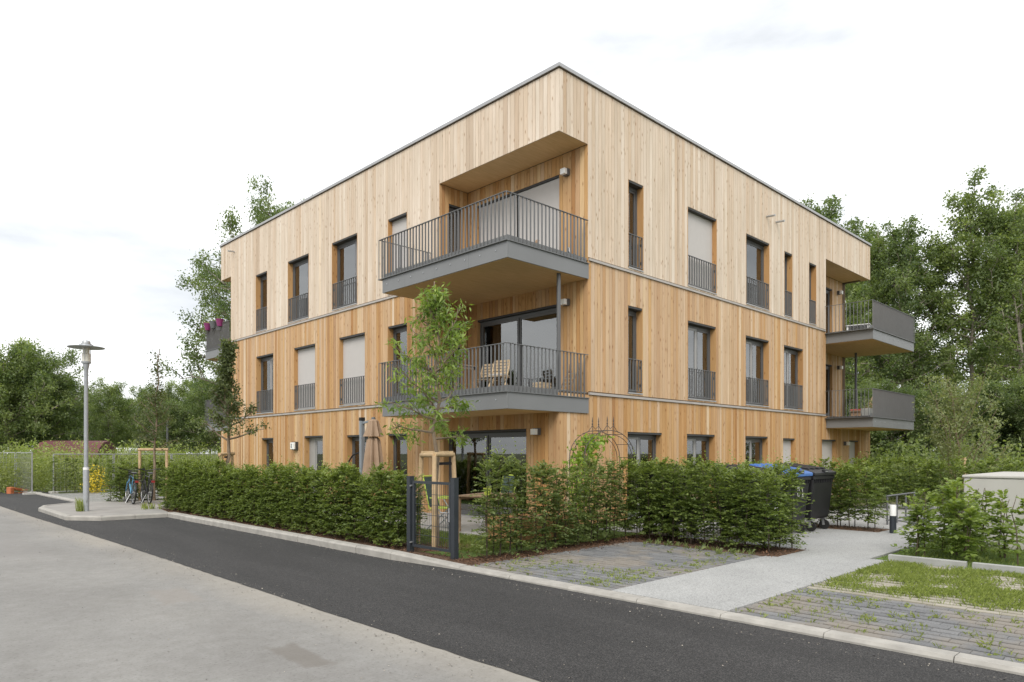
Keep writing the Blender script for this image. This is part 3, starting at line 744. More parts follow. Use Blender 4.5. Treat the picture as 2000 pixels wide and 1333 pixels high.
# ------------------------------------------------------------------ plants
def hornbeam(base, H, nspray, spread, leaf, g, nleaf=12, low=.05, squash=None, droop=.0):
    """sprays of two-ranked leaves on upright stems; base (n,2). returns leaf polygons, tones"""
    n = len(base); k = n*nspray
    bi = np.repeat(np.arange(n), nspray); s = g.uniform(low, 1, k)**.9; h = H[bi]
    az = g.uniform(0, 6.283, k); ln = spread*(1.08-.5*s**2.5)*g.uniform(.45, 1.15, k)
    el = g.normal(.12, .22, k) + .75*np.clip((s-.72)/.28, 0, 1) - droop
    D = np.stack([np.cos(az)*np.cos(el), np.sin(az)*np.cos(el), np.sin(el)], 1)
    jit = g.normal(0, .02, (k, 2))
    B = np.concatenate([base[bi]+jit, (s*h*.93)[:, None]], 1)
    t = np.linspace(.18, 1, nleaf)[None, :] + g.uniform(-.03, .03, (k, nleaf))
    C = B[:, None, :] + D[:, None, :]*(t*ln[:, None])[:, :, None]
    C[:, :, 2] -= .10*(t**2)*ln[:, None]
    Sd = unit(np.cross(D, [0, 0, 1.])); sg = np.where(np.arange(nleaf) % 2 == 0, 1., -1.)[None, :, None]
    LD = D[:, None, :]*.65 + Sd[:, None, :]*sg*.85 + g.normal(0, .22, (k, nleaf, 3))
    LN = np.array([0, 0, 1.]) + g.normal(0, .42, (k, nleaf, 3))
    C, LD, LN = C.reshape(-1, 3), LD.reshape(-1, 3), LN.reshape(-1, 3)
    if squash is not None:
        ax, lo, hi = squash; m = (lo+hi)/2; w_ = (hi-lo)/2
        C[:, ax] = m + w_*np.tanh((C[:, ax]-m)/w_*1.1)*1.02
    z = C[:, 2]/np.repeat(h, nleaf)
    sz = leaf*g.uniform(.65, 1.25, len(C))
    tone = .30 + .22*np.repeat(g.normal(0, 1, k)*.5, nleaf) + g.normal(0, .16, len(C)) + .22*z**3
    C[:, 2] = np.maximum(C[:, 2], .07)
    return leaves(C, LD, LN, sz, sz*.62), tone
def stems_mesh(b, base, H, g, r=.011):
    for (x, y), h in zip(base, H):
        p = []; 
        for i in range(5): p.append((x+g.normal(0, .012)*i, y+g.normal(0, .012)*i, .03+h*.93*i/4))
        yield MB().tube(p, [r*(1-.17*i) for i in range(5)], 5)
def hedge(label, pts, H, nspray, spread, leaf, g, mat='leaf_hedge', squash=None, stem_r=.011, low=.05, nleaf=12, extra=None, name='hedge', group=None):
    base = np.array(pts); c = base.mean(0)
    root = thing(name, label, 'hedge', (c[0], c[1], .045), 0, group)
    Hh = np.array(H) if hasattr(H, '__len__') else np.full(len(base), H)*g.uniform(.93, 1.06, len(base))
    sq = None if squash is None else (squash[0], squash[1]-c[squash[0]], squash[2]-c[squash[0]])
    P, t_ = hornbeam(base-c, Hh, nspray, spread, leaf, g, nleaf, low, sq)
    # a few long shoots above the top
    m = int(len(base)*2.2); i = g.integers(0, len(base), m)
    sb = base[i]-c+g.normal(0, .10, (m, 2)); hh = Hh[i]*g.uniform(.95, 1.16, m)
    for j in range(7):
        f = .80+.2*j/6
        C = np.concatenate([sb+g.normal(0, .012, (m, 2)), (hh*f)[:, None]], 1)
        a = g.uniform(0, 6.28, m); LD = np.stack([np.cos(a), np.sin(a), .7+0*a], 1); sz = leaf*g.uniform(.6, 1., m)
        P = np.concatenate([P, leaves(C, LD, rdir(m, g)*.5+np.array([0,0,.8]), sz, sz*.6)]); t_ = np.concatenate([t_, g.uniform(.55, .95, m)])
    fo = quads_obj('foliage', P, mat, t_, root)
    for q in stems_mesh(None, base-c, Hh, g, stem_r): q.build('stem', 'stem', root)
    return root
gh = np.random.default_rng(21)
def row(x0, y0, x1, y1, sp, jit, g):
    n = max(2, int(math.hypot(x1-x0, y1-y0)/sp)); t = (np.arange(n)+.5)/n
    return np.stack([x0+(x1-x0)*t, y0+(y1-y0)*t], 1) + g.normal(0, jit, (n, 2))
H1 = np.concatenate([row(-4.34, -.50, -4.42, 11.0, .33, .03, gh), row(-4.05, -.45, -4.12, 11.0, .36, .04, gh)])
hedge('long dense trimmed hornbeam hedge along the street kerb, left of the garden gate', H1, gh.uniform(1.14, 1.42, len(H1)), 150, .34, .056, gh, squash=(0, -4.62, -3.80))
H2 = np.concatenate([row(-4.25, -2.22, -.80, -2.20, .25, .035, gh), row(-3.9, -2.0, -.6, -1.95, .45, .05, gh)])
hedge('loose young hornbeam hedge with bare stems beside the parking bay and gate', H2, np.clip(gh.normal(1.42, .14, len(H2)), 1.15, 1.8), 92, .31, .055, gh, 'leaf_hedge_sparse', low=.04, nleaf=11, stem_r=.013)
H3 = np.concatenate([row(-.50, -1.95, -.48, -5.0, .27, .03, gh), row(-.05, -1.95, -.02, -5.05, .3, .03, gh), row(.22, -4.3, .24, -5.08, .26, .02, gh)])
hedge('dense hornbeam hedge at the head of the parking bay hiding the waste bins', H3, 1.42, 125, .36, .056, gh, squash=(0, -.84, .58), low=.07)
H4 = np.concatenate([row(4.16, -.3, 4.16, -4.95, .3, .03, gh), row(4.50, -.3, 4.50, -4.95, .33, .03, gh)])
hedge('hornbeam hedge right behind the waste bins beside the bollard lamp', H4, 1.32, 80, .31, .066, gh, squash=(0, 3.92, 4.80), low=.10)
H5 = np.concatenate([row(10.6, -1.0, 10.6, -13., .36, .04, gh), row(11.0, -1.0, 11.0, -13, .36, .04, gh)])
hedge('far hornbeam hedge beyond the bicycle racks in front of the wood', H5, 1.38, 60, .36, .085, gh, squash=(0, 10.2, 11.4), nleaf=9)
H6 = row(-5.2, 22.2, 4.5, 22.2, .40, .05, gh)
hedge('thin hornbeam hedge behind the gravel bay in front of the wire fence', H6, 1.42, 62, .30, .07, gh, 'leaf_hedge_sparse', low=.06, nleaf=10)
H7 = np.concatenate([row(-4.95, 14.95, -2.6, 15.0, .34, .04, gh), row(-4.8, 14.65, -2.6, 14.70, .36, .04, gh)])
hedge('short hornbeam hedge behind the parked bicycles', H7, 1.30, 90, .30, .07, gh, squash=(1, 14.45, 15.25), nleaf=10)

def tree(H, cb, prof, nl, ns, cl, lpc, leaf, g, tr=.18, lean=(0,0), elev=(12, 65), cr=.30, droop=.0, asp=.6, tv=.16, thin=1., sub=.48, top=.98, bare=2.):
    """returns (MB wood, leaf polys, tones)"""
    b = MB(); k = 9
    tp = [Vector((lean[0]*(i/k)**1.5 + (g.normal(0, .012*H) if i else 0)*(i > 1), lean[1]*(i/k)**1.5 + g.normal(0, .012*H)*(i > 1), H*top*i/k)) for i in range(k+1)]
    b.tube(tp, [tr*(1.18 if i == 0 else 1)*(1-.93*(i/k)**.9)+.008 for i in range(k+1)], 8)
    def tpos(z):
        f = max(0, min(k-1e-3, z/(H*top)*k)); i = int(f); return tp[i].lerp(tp[i+1], f-i)
    cen, spread_, shade = [], [], []
    for i in range(nl):
        t_ = ((i+.5)/nl)**.85; z0 = cb+(H*top-cb)*t_*.94; Rr = prof(t_)*g.uniform(.6, 1.3); az = i*2.4+g.normal(0, .35)
        e = math.radians(min(68, elev[0]+(elev[1]-elev[0])*t_+g.normal(0, 7))); st = tpos(max(cb*.6, z0-Rr*math.tan(e)*.55))
        d = Vector((math.cos(az), math.sin(az), 0)); rise = Rr*math.tan(e)
        m = 5; lp = [st + d*Rr*s + Vector((g.normal(0, .05*Rr)*s, g.normal(0, .05*Rr)*s, rise*s**1.25 + g.normal(0, .03*Rr)*s)) for s in [j/m for j in range(m+1)]]
        r0 = tr*.34*(1-.6*t_)+.006; b.tube(lp, [r0*(1-.85*j/m)+.004 for j in range(m+1)], 5, False)
        dirL = (lp[-1]-lp[0]).normalized()
        for q in range(ns):
            s = .22+.78*(q+g.uniform(0, 1))/ns; f = min(m-1e-3, s*m); j = int(f); p0 = lp[j].lerp(lp[j+1], f-j)
            rd = Vector(tuple(rdir(1, g)[0])); d2 = (dirL*.7 + rd*.95 + Vector((0, 0, .15-droop))).normalized(); l2 = max(Rr, .3)*sub*(1.15-.55*s)*g.uniform(.6, 1.2)
            p1 = p0+d2*l2; b.tube([p0, p0.lerp(p1, .5)+Vector((0,0,.04*l2)), p1], [r0*.38+.002, r0*.25+.002, .002], 4, False)
            sh = g.normal(0, 1)
            for c in range(cl):
                if g.random() > (thin if t_ < bare else .2): continue
                f = .35+.65*(c+g.uniform(.2, .8))/cl; cen.append(tuple(p0.lerp(p1, f))); spread_.append(cr); shade.append(sh)
    cen = np.array(cen); n = len(cen)
    C = np.repeat(cen, lpc, 0) + g.normal(0, 1, (n*lpc, 3))*cr*np.array([.55, .55, .42])
    D = rdir(n*lpc, g) + np.array([0, 0, -droop*1.6]); Nn = rdir(n*lpc, g)*.8 + np.array([0, 0, .75])
    sz = leaf*g.uniform(.6, 1.3, n*lpc)
    tone = .42 + np.repeat(np.array(shade), lpc)*.19 + g.normal(0, tv, n*lpc)
    C[:, 2] = np.maximum(C[:, 2], cb*.5)
    return b, leaves(C, D, Nn, sz, sz*asp), tone
def make_tree(name, label, data, loc, lm, bm_='bark', group=None, rz=0, scale=1., cat='tree'):
    b, P, t_ = data; r = thing(name, label, cat, loc, rz, group); r.scale = (scale,)*3 if np.isscalar(scale) else scale
    b.build('trunk', bm_, r, smooth=True); quads_obj('crown', P, lm, t_, r); return r

# young garden tree with a tripod of stakes
gt = np.random.default_rng(5)
data = tree(4.62, 1.82, lambda t: .98*(1-t)**.85*min(1, .85+2*t)+.13, 30, 5, 4, 7, .12, gt, tr=.042, elev=(2, 62), cr=.115, droop=.32, asp=.26, sub=.46, thin=.85)
make_tree('garden_tree', 'young tree with long narrow bright leaves behind the garden gate, tied to a stake tripod', data, (-3.72, -.52, .04), 'leaf_garden', 'bark_young')
def stake_frame(name, label, loc, stakes, bars, straps, rz=0, r=.042):
    root = thing(name, label, 'tree stakes', loc, rz)
    for a, c in stakes: MB().tube([a, c], [r, r*.92], 10).build('stake', 'stake', root, smooth=True)
    for a, c in bars: MB().tube([a, c], r*.95, 10).build('crossbar', 'stake', root, smooth=True)
    for a, c in straps:
        MB().bar(a, c, .006, .05).build('strap', 'rubber', root)
    return root
tri = [(.40*math.cos(a), .40*math.sin(a)) for a in (R(226), R(346), R(106))]
top = [(x*.80, y*.80) for x, y in tri]
stake_frame('tree_stakes', 'three debarked wooden stakes with crossbars around the young garden tree', (-3.72, -.52, .04),
    [((x, y, 0), (u, v, 1.56)) for (x, y), (u, v) in zip(tri, top)],
    [((*top[0], 1.58), (*top[1], 1.58)), ((*top[1], 1.60), (*top[2], 1.60)), ((*top[2], 1.57), (*top[0], 1.57))],
    [((top[0][0], top[0][1], 1.44), (.0, .05, 1.42)), ((top[1][0], top[1][1], 1.43), (-.05, 0, 1.42))])
# dark leaved street tree in front of the far end of the left facade
gt = np.random.default_rng(15)
p = at(441, 17.7)
data = tree(4.62, 2.05, lambda t: (.60*(1-(t/.55)**2) if t < .55 else 0)+.08, 36, 5, 3, 11, .075, gt, tr=.055, elev=(28, 75), cr=.115, asp=.6, tv=.14)
make_tree('street_tree', 'slender dark leaved tree standing before the far end of the timber facade', data, (p[0], p[1], .04), 'leaf_dark', 'bark_young')
stake_frame('tree_stakes', 'weathered wooden stakes with short crossbars rising above the street hedge', (p[0], p[1], .04),
    [((-.25, -.25, 0), (-.2, -.2, 1.55)), ((.25, .1, 0), (.2, .1, 1.55)), ((0, .3, 0), (0, .26, 1.55))],
    [((-.26, -.24, 1.57), (.26, .12, 1.59)), ((-.24, -.22, 1.55), (.02, .3, 1.56))], [((.0, .1, 1.5), (0, -.1, 1.5))])
# thin tree by the bicycles, tied to a goal-post frame
gt = np.random.default_rng(8)
p = at(300, 22.7)
data = tree(5.05, 1.75, lambda t: (.66*(1-(t/.6)**3) if t < .6 else 0)+.06, 26, 4, 3, 11, .085, gt, tr=.042, elev=(22, 66), cr=.19, asp=.55, thin=1., lean=(.05, -.12), bare=.58)
make_tree('street_tree', 'thin sparse tree beside the bicycles, tied to a goal post frame', data, (p[0], p[1], .09), 'leaf_dark', 'bark_young')
ux, uy = math.sin(TH)*.45, -math.cos(TH)*.45
stake_frame('tree_stakes', 'goal post frame of two new wooden posts and a top bar by the bicycles', (p[0], p[1], .09),
    [((-ux, -uy, 0), (-ux, -uy, 1.62)), ((ux*.95, uy*.95, 0), (ux*.95, uy*.95, 1.62))], [((-ux*1.1, -uy*1.1, 1.665), (ux*1.08, uy*1.08, 1.665))],
    [((0, -.06, 1.64), (0, .06, 1.6))], r=.048)

# prototypes of the larger trees; copies share their meshes
gp = np.random.default_rng(31)
forest = [tree(18, 6.0, lambda t: 3.3*(1-t*.72)*min(1, .5+2.2*t), 38, 6, 3, 40, .185, np.random.default_rng(40+i), tr=.19, elev=(15, 68), cr=.44, asp=.62, thin=.62) for i in range(3)]
roundt = [tree(9, 2.2, lambda t: 3.2*math.sqrt(max(.02, 1-(1.55*t-.62)**2)), 40, 7, 3, 40, .155, np.random.default_rng(60+i), tr=.16, elev=(8, 42), cr=.42, asp=.6) for i in range(3)]
oak = [tree(20, 4.0, lambda t: 6.2*math.sqrt(max(.02, 1-(1.5*t-.62)**2)), 46, 9, 4, 42, .19, np.random.default_rng(80+i), tr=.36, elev=(6, 26), top=.9, cr=.55, asp=.6, thin=.85) for i in range(2)]
protos = {}
def plant(kind, i, label, px, d, H, group, lm, base=None, wide=1., name='tree'):
    lib, h0 = {'forest': (forest, 18), 'round': (roundt, 9), 'oak': (oak, 20)}[kind]
    x, y = at(px, d) if base is None else base
    s = H/h0; sc_ = (s*wide, s*wide, s); rz = float(gp.uniform(0, 6.28)); key = (kind, i, lm)
    if key not in protos:
        protos[key] = make_tree(name, label, lib[i], (x, y, -.05), lm, group=group, rz=rz, scale=sc_); o = protos[key]
    else:
        o = copy_tree(protos[key]); o.name = name; o.location = (x, y, -.05); o.rotation_euler = (0, 0, rz); o.scale = sc_
        for k in ('label', 'group'):
            if k in o: del o[k]
        tag(o, label, 'tree', group)
    return o
plant('oak', 0, 'large oak spreading behind the far left end of the building and above its roof', 515, 47, 18.2, None, 'leaf_oak', name='oak_tree', wide=.90)
plant('oak', 1, 'oak crown showing above the middle of the long left roof edge', 582, 50, 22.0, None, 'leaf_oak', name='oak_tree', wide=.70)
plant('forest', 0, 'tall tree rising above the far end of the right roof edge', 1610, 52, 20.8, None, 'leaf_oak', name='forest_tree')
WL, WG = 'tall slender tree of the wood beside the building', 'trees of the wood right of the building'
for j, (px, d, H) in enumerate([(1655,50,18.5),(1690,46,16.8),(1722,42,15.4),(1768,40,15.2),(1815,41,14.6),(1893,40,17.2),(1945,46,17.8),(1985,38,15.8),(2040,43,18.5),(2090,42,17),
        (1735,58,12.0),(1790,60,11.5),(1850,56,10.5),(1925,60,12),(2000,60,14),(1680,62,14),(2130,50,17)]):
    plant('forest', j % 3, ('lighter green ' if j % 3 else 'darker green ')+WL+(' standing behind the front row' if d > 48 else ' in its front row'), px, d, H, WG, 'leaf_wood' if j % 3 else 'leaf_oak', name='forest_tree', wide=float(gp.uniform(.9, 1.15)))
ML, MG = 'low bushy tree on the edge of the wood right of the building', 'bushy trees on the edge of the wood'
for j, (px, d, H) in enumerate([(1665,36,5.2),(1705,34,4.2),(1745,33,5.0),(1790,35,3.8),(1835,33,4.6),(1880,36,4.2),(1925,33,5.0),(1975,34,4.0),(2020,32,5.4),(2070,31,5)]):
    plant('round', j % 3, ('light green ' if j % 2 else 'dark green ')+ML, px, d, H, MG, 'leaf_wood' if j % 2 else 'leaf_oak', name='bushy_tree')
LL, LG = 'leafy round tree of the belt beyond the wild plot', 'tree belt beyond the wild plot'
for j, (px, d, H, wv) in enumerate([(-60,46,8.6,1),(15,45,9.0,1),(75,47,8.4,.95),(120,52,7.0,.9),(165,62,6.4,.85),(212,58,7.4,.8),(258,66,6.9,.85),(300,64,7.7,.8),(345,60,6.2,.85),(385,66,8.6,.85),(425,60,8,1),(465,58,8,1),(180,85,7.2,.8),(330,88,8.5,.8),(240,90,7.8,.85),(90,80,8,.9),(410,90,9,.9),(0,75,9.5,1.0),(-30,60,9,1)]):
    plant('round', j % 3, ('light green ' if j % 4 == 1 else 'dark green ')+LL+(' in its back row' if d > 70 else ''), px, d, H, LG, 'leaf_wood' if j % 4 == 1 else 'leaf_oak', name='broadleaf_tree', wide=wv)
# pale leaved young tree before the wood
gt = np.random.default_rng(77)
p = at(1868, 23.5)
data = tree(4.1, .55, lambda t: 1.15*math.sqrt(max(.02, 1-(1.6*t-.62)**2))+.1, 24, 5, 3, 14, .11, gt, tr=.03, elev=(35, 78), cr=.26, asp=.5)
make_tree('young_tree', 'young pale leaved multi stemmed tree before the dark wood', data, (p[0], p[1], 0), 'leaf_pale', 'bark_young')
stake_frame('tree_stakes', 'brown stake pair with crossbar at the foot of the pale young tree', (p[0], p[1], 0), [((-.3, -.3, 0), (-.3, -.3, 1.5)), ((.3, .25, 0), (.3, .25, 1.5))], [((-.34, -.34, 1.42), (.34, .29, 1.42))], [])

def scatter_bushes(name, cx, R_, Hh, nper, leaf, mat, g, asp=.55, upright=0., kind='stuff'):
    """leafy mounds: one mesh"""
    n = len(cx); k = n*nper; i = np.repeat(np.arange(n), nper)
    d = rdir(k, g); d[:, 2] = np.abs(d[:, 2]); r = g.uniform(.35, 1.05, k)**.6
    C = np.stack([cx[i, 0]+d[:, 0]*R_[i]*r, cx[i, 1]+d[:, 1]*R_[i]*r, d[:, 2]*Hh[i]*r], 1)
    C += g.normal(0, 1, (k, 3))*.08*np.array([1, 1, .7]); C[:, 2] = np.maximum(C[:, 2], .02)
    D = rdir(k, g)+np.array([0, 0, upright]); sz = leaf*g.uniform(.6, 1.4, k)
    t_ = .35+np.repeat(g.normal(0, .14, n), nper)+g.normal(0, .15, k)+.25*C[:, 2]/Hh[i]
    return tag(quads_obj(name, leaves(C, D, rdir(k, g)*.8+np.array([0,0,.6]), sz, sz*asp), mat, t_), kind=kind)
gs = np.random.default_rng(91)
def inframe(n, p0, p1, d0, d1, g):
    px = g.uniform(p0, p1, n); d = d0*(d1/d0)**g.uniform(0, 1, n); return np.array([at(a, c) for a, c in zip(px, d)])
pts = inframe(260, -60, 470, 28.5, 58, gs); pts = pts[(pts[:, 1] > 23.3)]
o = scatter_bushes('wild_vegetation', pts, gs.uniform(.5, 1.2, len(pts)), np.clip(gs.normal(1.75, .4, len(pts)), .8, 2.7), 300, .12, 'leaf_weed', gs, .42, .5); tag(o, 'light green weeds and tall herbs covering the wild plot behind the wire fence', 'weeds')
pts = inframe(60, 0, 470, 34, 56, gs); pts = pts[(pts[:, 1] > 25)]
o = scatter_bushes('wild_shrubs', pts, gs.uniform(.7, 1.5, len(pts)), gs.uniform(1.2, 2.5, len(pts)), 420, .15, 'leaf_lime', gs, .5); tag(o, 'scattered bright green shrubs on the wild plot', 'shrubs')
pts = np.array([at(182, 27.5), at(191, 28.0), at(178, 28.5)])
o = scatter_bushes('yellow_flowers', pts, np.array([.35,.4,.3]), np.array([1.3,1.15,1.0]), 260, .07, 'petal_yellow', gs, .6, .4); tag(o, 'clump of yellow flowers behind the thin hedge', 'flowers')
pts = inframe(150, 1640, 2140, 26.5, 48, gs); pts = pts[pts[:, 0] > 12]
o = scatter_bushes('undergrowth', pts, gs.uniform(.8, 1.6, len(pts)), gs.uniform(.9, 2.6, len(pts)), 330, .17, 'leaf_wood', gs); tag(o, 'dark green undergrowth at the foot of the wood', 'undergrowth')
# assumed, unseen tree belt behind the viewer, added for the panes to mirror
ang = gs.uniform(R(150), R(318), 150); rad = gs.uniform(42, 70, 150)
pts = np.stack([CAM[0]+rad*np.cos(ang), CAM[1]+rad*np.sin(ang)], 1)
o = scatter_bushes('mirror_tree_belt', pts, gs.uniform(3, 5.5, len(pts)), gs.uniform(6, 11, len(pts)), 260, .9, 'leaf_oak', gs); tag(o, 'assumed far tree belt behind the viewer, added for reflections in the panes', 'wood')

# young shrubs in the bed by the concrete box
gy = np.random.default_rng(17)
def shrub(label, x, y, h, spread, n, g, lm='leaf_lime', stems=3):
    root = thing('shrub', label, 'shrub', (x, y, .03), 0, 'young shrubs by the concrete box')
    base = g.normal(0, .07, (stems, 2)); P, t_ = hornbeam(base, np.full(stems, h)*g.uniform(.7, 1.05, stems), n, spread, .085, g, 9, .12)
    quads_obj('foliage', P, lm, t_, root)
    for q in stems_mesh(None, base, np.full(stems, h*.95), g, .012): q.build('stem', 'twig', root)
for i, (x, y, h, s_, n) in enumerate([(1.0,-6.62,1.12,.30,34),(1.35,-6.95,1.20,.36,36),(1.9,-6.75,1.22,.30,32),(.95,-7.25,1.05,.30,30),(1.55,-7.55,1.0,.28,22),(2.2,-7.2,1.15,.28,22),(.8,-8.0,1.12,.2,12),(2.0,-8.1,1.15,.22,12),(1.0,-8.6,1.05,.22,14)]):
    if i < 6: shrub('leafy young shrub in the bed in front of the concrete box', x, y, h, s_, n, gy)
    else: shrub('thin young shrub with few leaves beside the concrete box corner', x, y, h, s_, n, gy, stems=2)

# grass, weeds, mulch chips
gg = np.random.default_rng(55)
n = 100000; XY = np.stack([gg.uniform(-2.8, .03, n), gg.uniform(-10.1, -6.5, n)], 1)
nz_ = np.sin(XY[:, 0]*3.1+1)*np.cos(XY[:, 1]*2.3)+.6*np.sin(XY[:, 0]*7+XY[:, 1]*5.3)+.5*np.sin(XY[:, 1]*9-XY[:, 0]*2.7)
ph = ((XY[:, 0]+2.82)/(2.87/19)) % 1; keep = (nz_+gg.normal(0, .5, n) > -.42-(XY[:, 0] > -.7)*.1) & ((np.abs(ph-.5) > .27) | (gg.random(n) < .12)) & (XY[:, 0]+gg.normal(0, .15, n) > -2.5)
XY = XY[keep]
o = quads_obj('bay_grass', blades(XY, .03, gg.uniform(.03, .085, len(XY)), .0036, .8, gg), 'grass', gg.uniform(.25, 1, len(XY))); tag(o, 'bright green grass growing between the pale bay pavers', 'grass', kind='stuff')
def tufts(name, label, C, g, nb=7, h=(.02, .065), mat='leaf_weed', wd=.007):
    i = np.repeat(np.arange(len(C)), nb); XY = C[i]+g.normal(0, .022, (len(i), 2))
    return tag(quads_obj(name, blades(XY, .035, g.uniform(*h, len(i)), wd, 1.1, g), mat, g.uniform(.1, .9, len(i))), label, 'weeds', kind='stuff')
C1_ = np.concatenate([np.stack([gg.uniform(-4.6, -3.3, 130), gg.uniform(-4.9, -2.5, 130)], 1), np.stack([gg.uniform(-4.6, -.9, 120), gg.normal(-4.6, .2, 120)], 1), np.stack([gg.uniform(-1.5, -.8, 30), gg.uniform(-4.9, -3, 30)], 1)])
C1_ = C1_[(C1_[:, 1] > -4.95) & (C1_[:, 1] < -2.5)]
tufts('bay_weeds', 'small weeds in the joints of the parking bay beside the hedge', C1_, gg)
C2_ = np.stack([gg.uniform(-4.6, -2.9, 300), gg.uniform(-10.5, -6.5, 300)], 1)
tufts('bay_weeds', 'small weeds in the joints of the paver strip before the grass bay', C2_, gg)
n = 22000; XY = np.stack([gg.uniform(-3.78, -2.32, n), gg.uniform(-1.7, 6, n)], 1); XY2 = np.stack([gg.uniform(.2, 5, 9000), gg.uniform(-10, -6.3, 9000)], 1); XY = np.concatenate([XY, XY2])
tag(quads_obj('lawn_grass', blades(XY, .035, gg.uniform(.03, .08, len(XY)), .006, .8, gg), 'grass', gg.uniform(0, .7, len(XY))), 'green lawn grass in the garden and shrub bed', 'grass', kind='stuff')
def chips(C, g, z=.055):
    n = len(C); P = np.concatenate([C, np.full((n, 1), z)+g.uniform(0, .02, (n, 1))], 1); D = rdir(n, g); D[:, 2] *= .3; sz = g.uniform(.015, .05, n)
    return leaves(P, D, np.array([0,0,1.])+g.normal(0, .4, (n, 3)), sz, sz*.5)
C = np.concatenate([np.stack([gg.uniform(-4.64, -3.8, 3500), gg.uniform(-2.4, 11, 3500)], 1), np.stack([gg.uniform(-4.6, -.1, 2600), gg.uniform(-2.44, -1.97, 2600)], 1), np.stack([gg.uniform(-.75, .34, 1500), gg.uniform(-5.04, -2.4, 1500)], 1), np.stack([gg.uniform(3.92, 4.7, 1200), gg.uniform(-5.05, -.1, 1200)], 1)])
tag(quads_obj('bark_mulch', chips(C, gg), 'chips', gg.uniform(0, 1, len(C))), 'brown bark mulch and dead leaves under the hedges', 'mulch', kind='stuff')
C = np.stack([gg.uniform(-4.7, 0, 260), -2.5-np.abs(gg.normal(0, .12, 260))], 1); C = np.concatenate([C, np.stack([gg.uniform(-.9, .3, 120), gg.normal(-5.05, .08, 120)], 1)])
tag(quads_obj('leaf_litter', chips(C, gg, .056), 'chips', gg.uniform(.3, 1, len(C))), 'dead leaves blown along the edge of the parking bay', 'leaves', kind='stuff')
C = np.concatenate([np.stack([gg.normal(-.95, .12, 26), gg.uniform(-4.9, -2.6, 26)], 1)])
tufts('kerb_weeds', 'weeds sprouting at the lamp post and along the hedge foot', C, gg, 10, (.03, .10), 'leaf_hedge_sparse', .012).location.z = .04

C = np.concatenate([np.stack([gg.normal(-6.42, .05, 9), gg.normal(11.28, .06, 9)], 1), np.stack([gg.normal(-4.85, .1, 12), gg.uniform(10.4, 11.3, 12)], 1)])
i = np.repeat(np.arange(len(C)), 12); XY = C[i]+gg.normal(0, .03, (len(i), 2)); hh = np.where(i < 9, gg.uniform(.15, .42, len(i)), gg.uniform(.05, .2, len(i)))
tag(quads_obj('pole_weeds', blades(XY, .097, hh, .016, .35, gg), 'leaf_weed', gg.uniform(.3, 1, len(i))), 'tall weeds sprouting beside the street lamp post', 'weeds', kind='stuff')
C = np.stack([gg.normal(-3.72, .28, 600), gg.normal(-.52, .28, 600)], 1)
tag(quads_obj('tree_mulch', chips(C, gg, .055), 'chips', gg.uniform(0, 1, len(C))), 'ring of bark mulch round the young garden tree', 'mulch', kind='stuff')
b = MB(); b.lathe([(.62,.0),(.60,.012),(.2,.02)], 24, (-3.72,-.52)); o = struct(b.build('mulch_ring', 'mulch')); o.location.z = .044

n = 2600; C = np.concatenate([np.stack([AX+gg.normal(-.12, .22, n//2), gg.uniform(-9, 16, n//2)], 1), np.stack([-5.0-np.abs(gg.normal(0, .10, n//4)), gg.uniform(-9, 9, n//4)], 1), np.stack([gg.uniform(-11, -5, n//4), gg.uniform(-8, 14, n//4)], 1)])
P = np.concatenate([C, np.full((len(C), 1), .008)], 1); sz = gg.uniform(.008, .022, len(C)); D = rdir(len(C), gg); D[:, 2] *= .2
tag(quads_obj('grit', leaves(P, D, np.array([0,0,1.])+gg.normal(0, .25, (len(C), 3)), sz, sz*.8), 'grit', gg.uniform(0, 1, len(C))), 'loose grit and small stones lying on the road surfaces', 'grit', kind='stuff')

# ------------------------------------------------------------------ street furniture and garden things
# street lamp
px_, py_ = -6.32, 11.19
r = thing('street_lamp', 'galvanised street lamp with flat disc shade on the paved island', 'street lamp', (px_, py_, .095))
MB().lathe([(.072,0),(.072,1.12),(.066,1.16)], 20).build('post_base', 'steel_post', r, smooth=True)
MB().lathe([(.074,1.10),(.074,1.165)], 20).build('collar', 'white_paint', r, smooth=True)
MB().lathe([(.052,1.14),(.048,3.74),(.052,3.76),(.078,3.88),(.078,3.93)], 20).build('post', 'steel_post', r, smooth=True)
hd = MB().lathe([(.11,3.93),(.115,3.95),(.115,3.98)], 24).build('lamp_head', 'steel_post', r, smooth=True)
MB().lathe([(.10,3.982),(.10,4.18),(.082,4.20),(.082,4.345)], 24).build('lamp_glass', 'lamp_glass', hd, smooth=True)
MB().lathe([(.07,4.346),(.435,4.346),(.44,4.356),(.20,4.378),(.17,4.40),(.165,4.425)], 36).build('disc_shade', 'steel_post', hd, smooth=True)
MB().lathe([(.125,4.426),(.125,4.455),(.10,4.462),(.10,4.50),(.085,4.53),(.03,4.545)], 24).build('cap', 'zinc', hd, smooth=True)
for k in range(3):
    a = k*2.09; MB().tube([(.105*math.cos(a), .105*math.sin(a), 3.97), (.105*math.cos(a), .105*math.sin(a), 4.345)], .007, 6).build('rod', 'steel_post', hd)
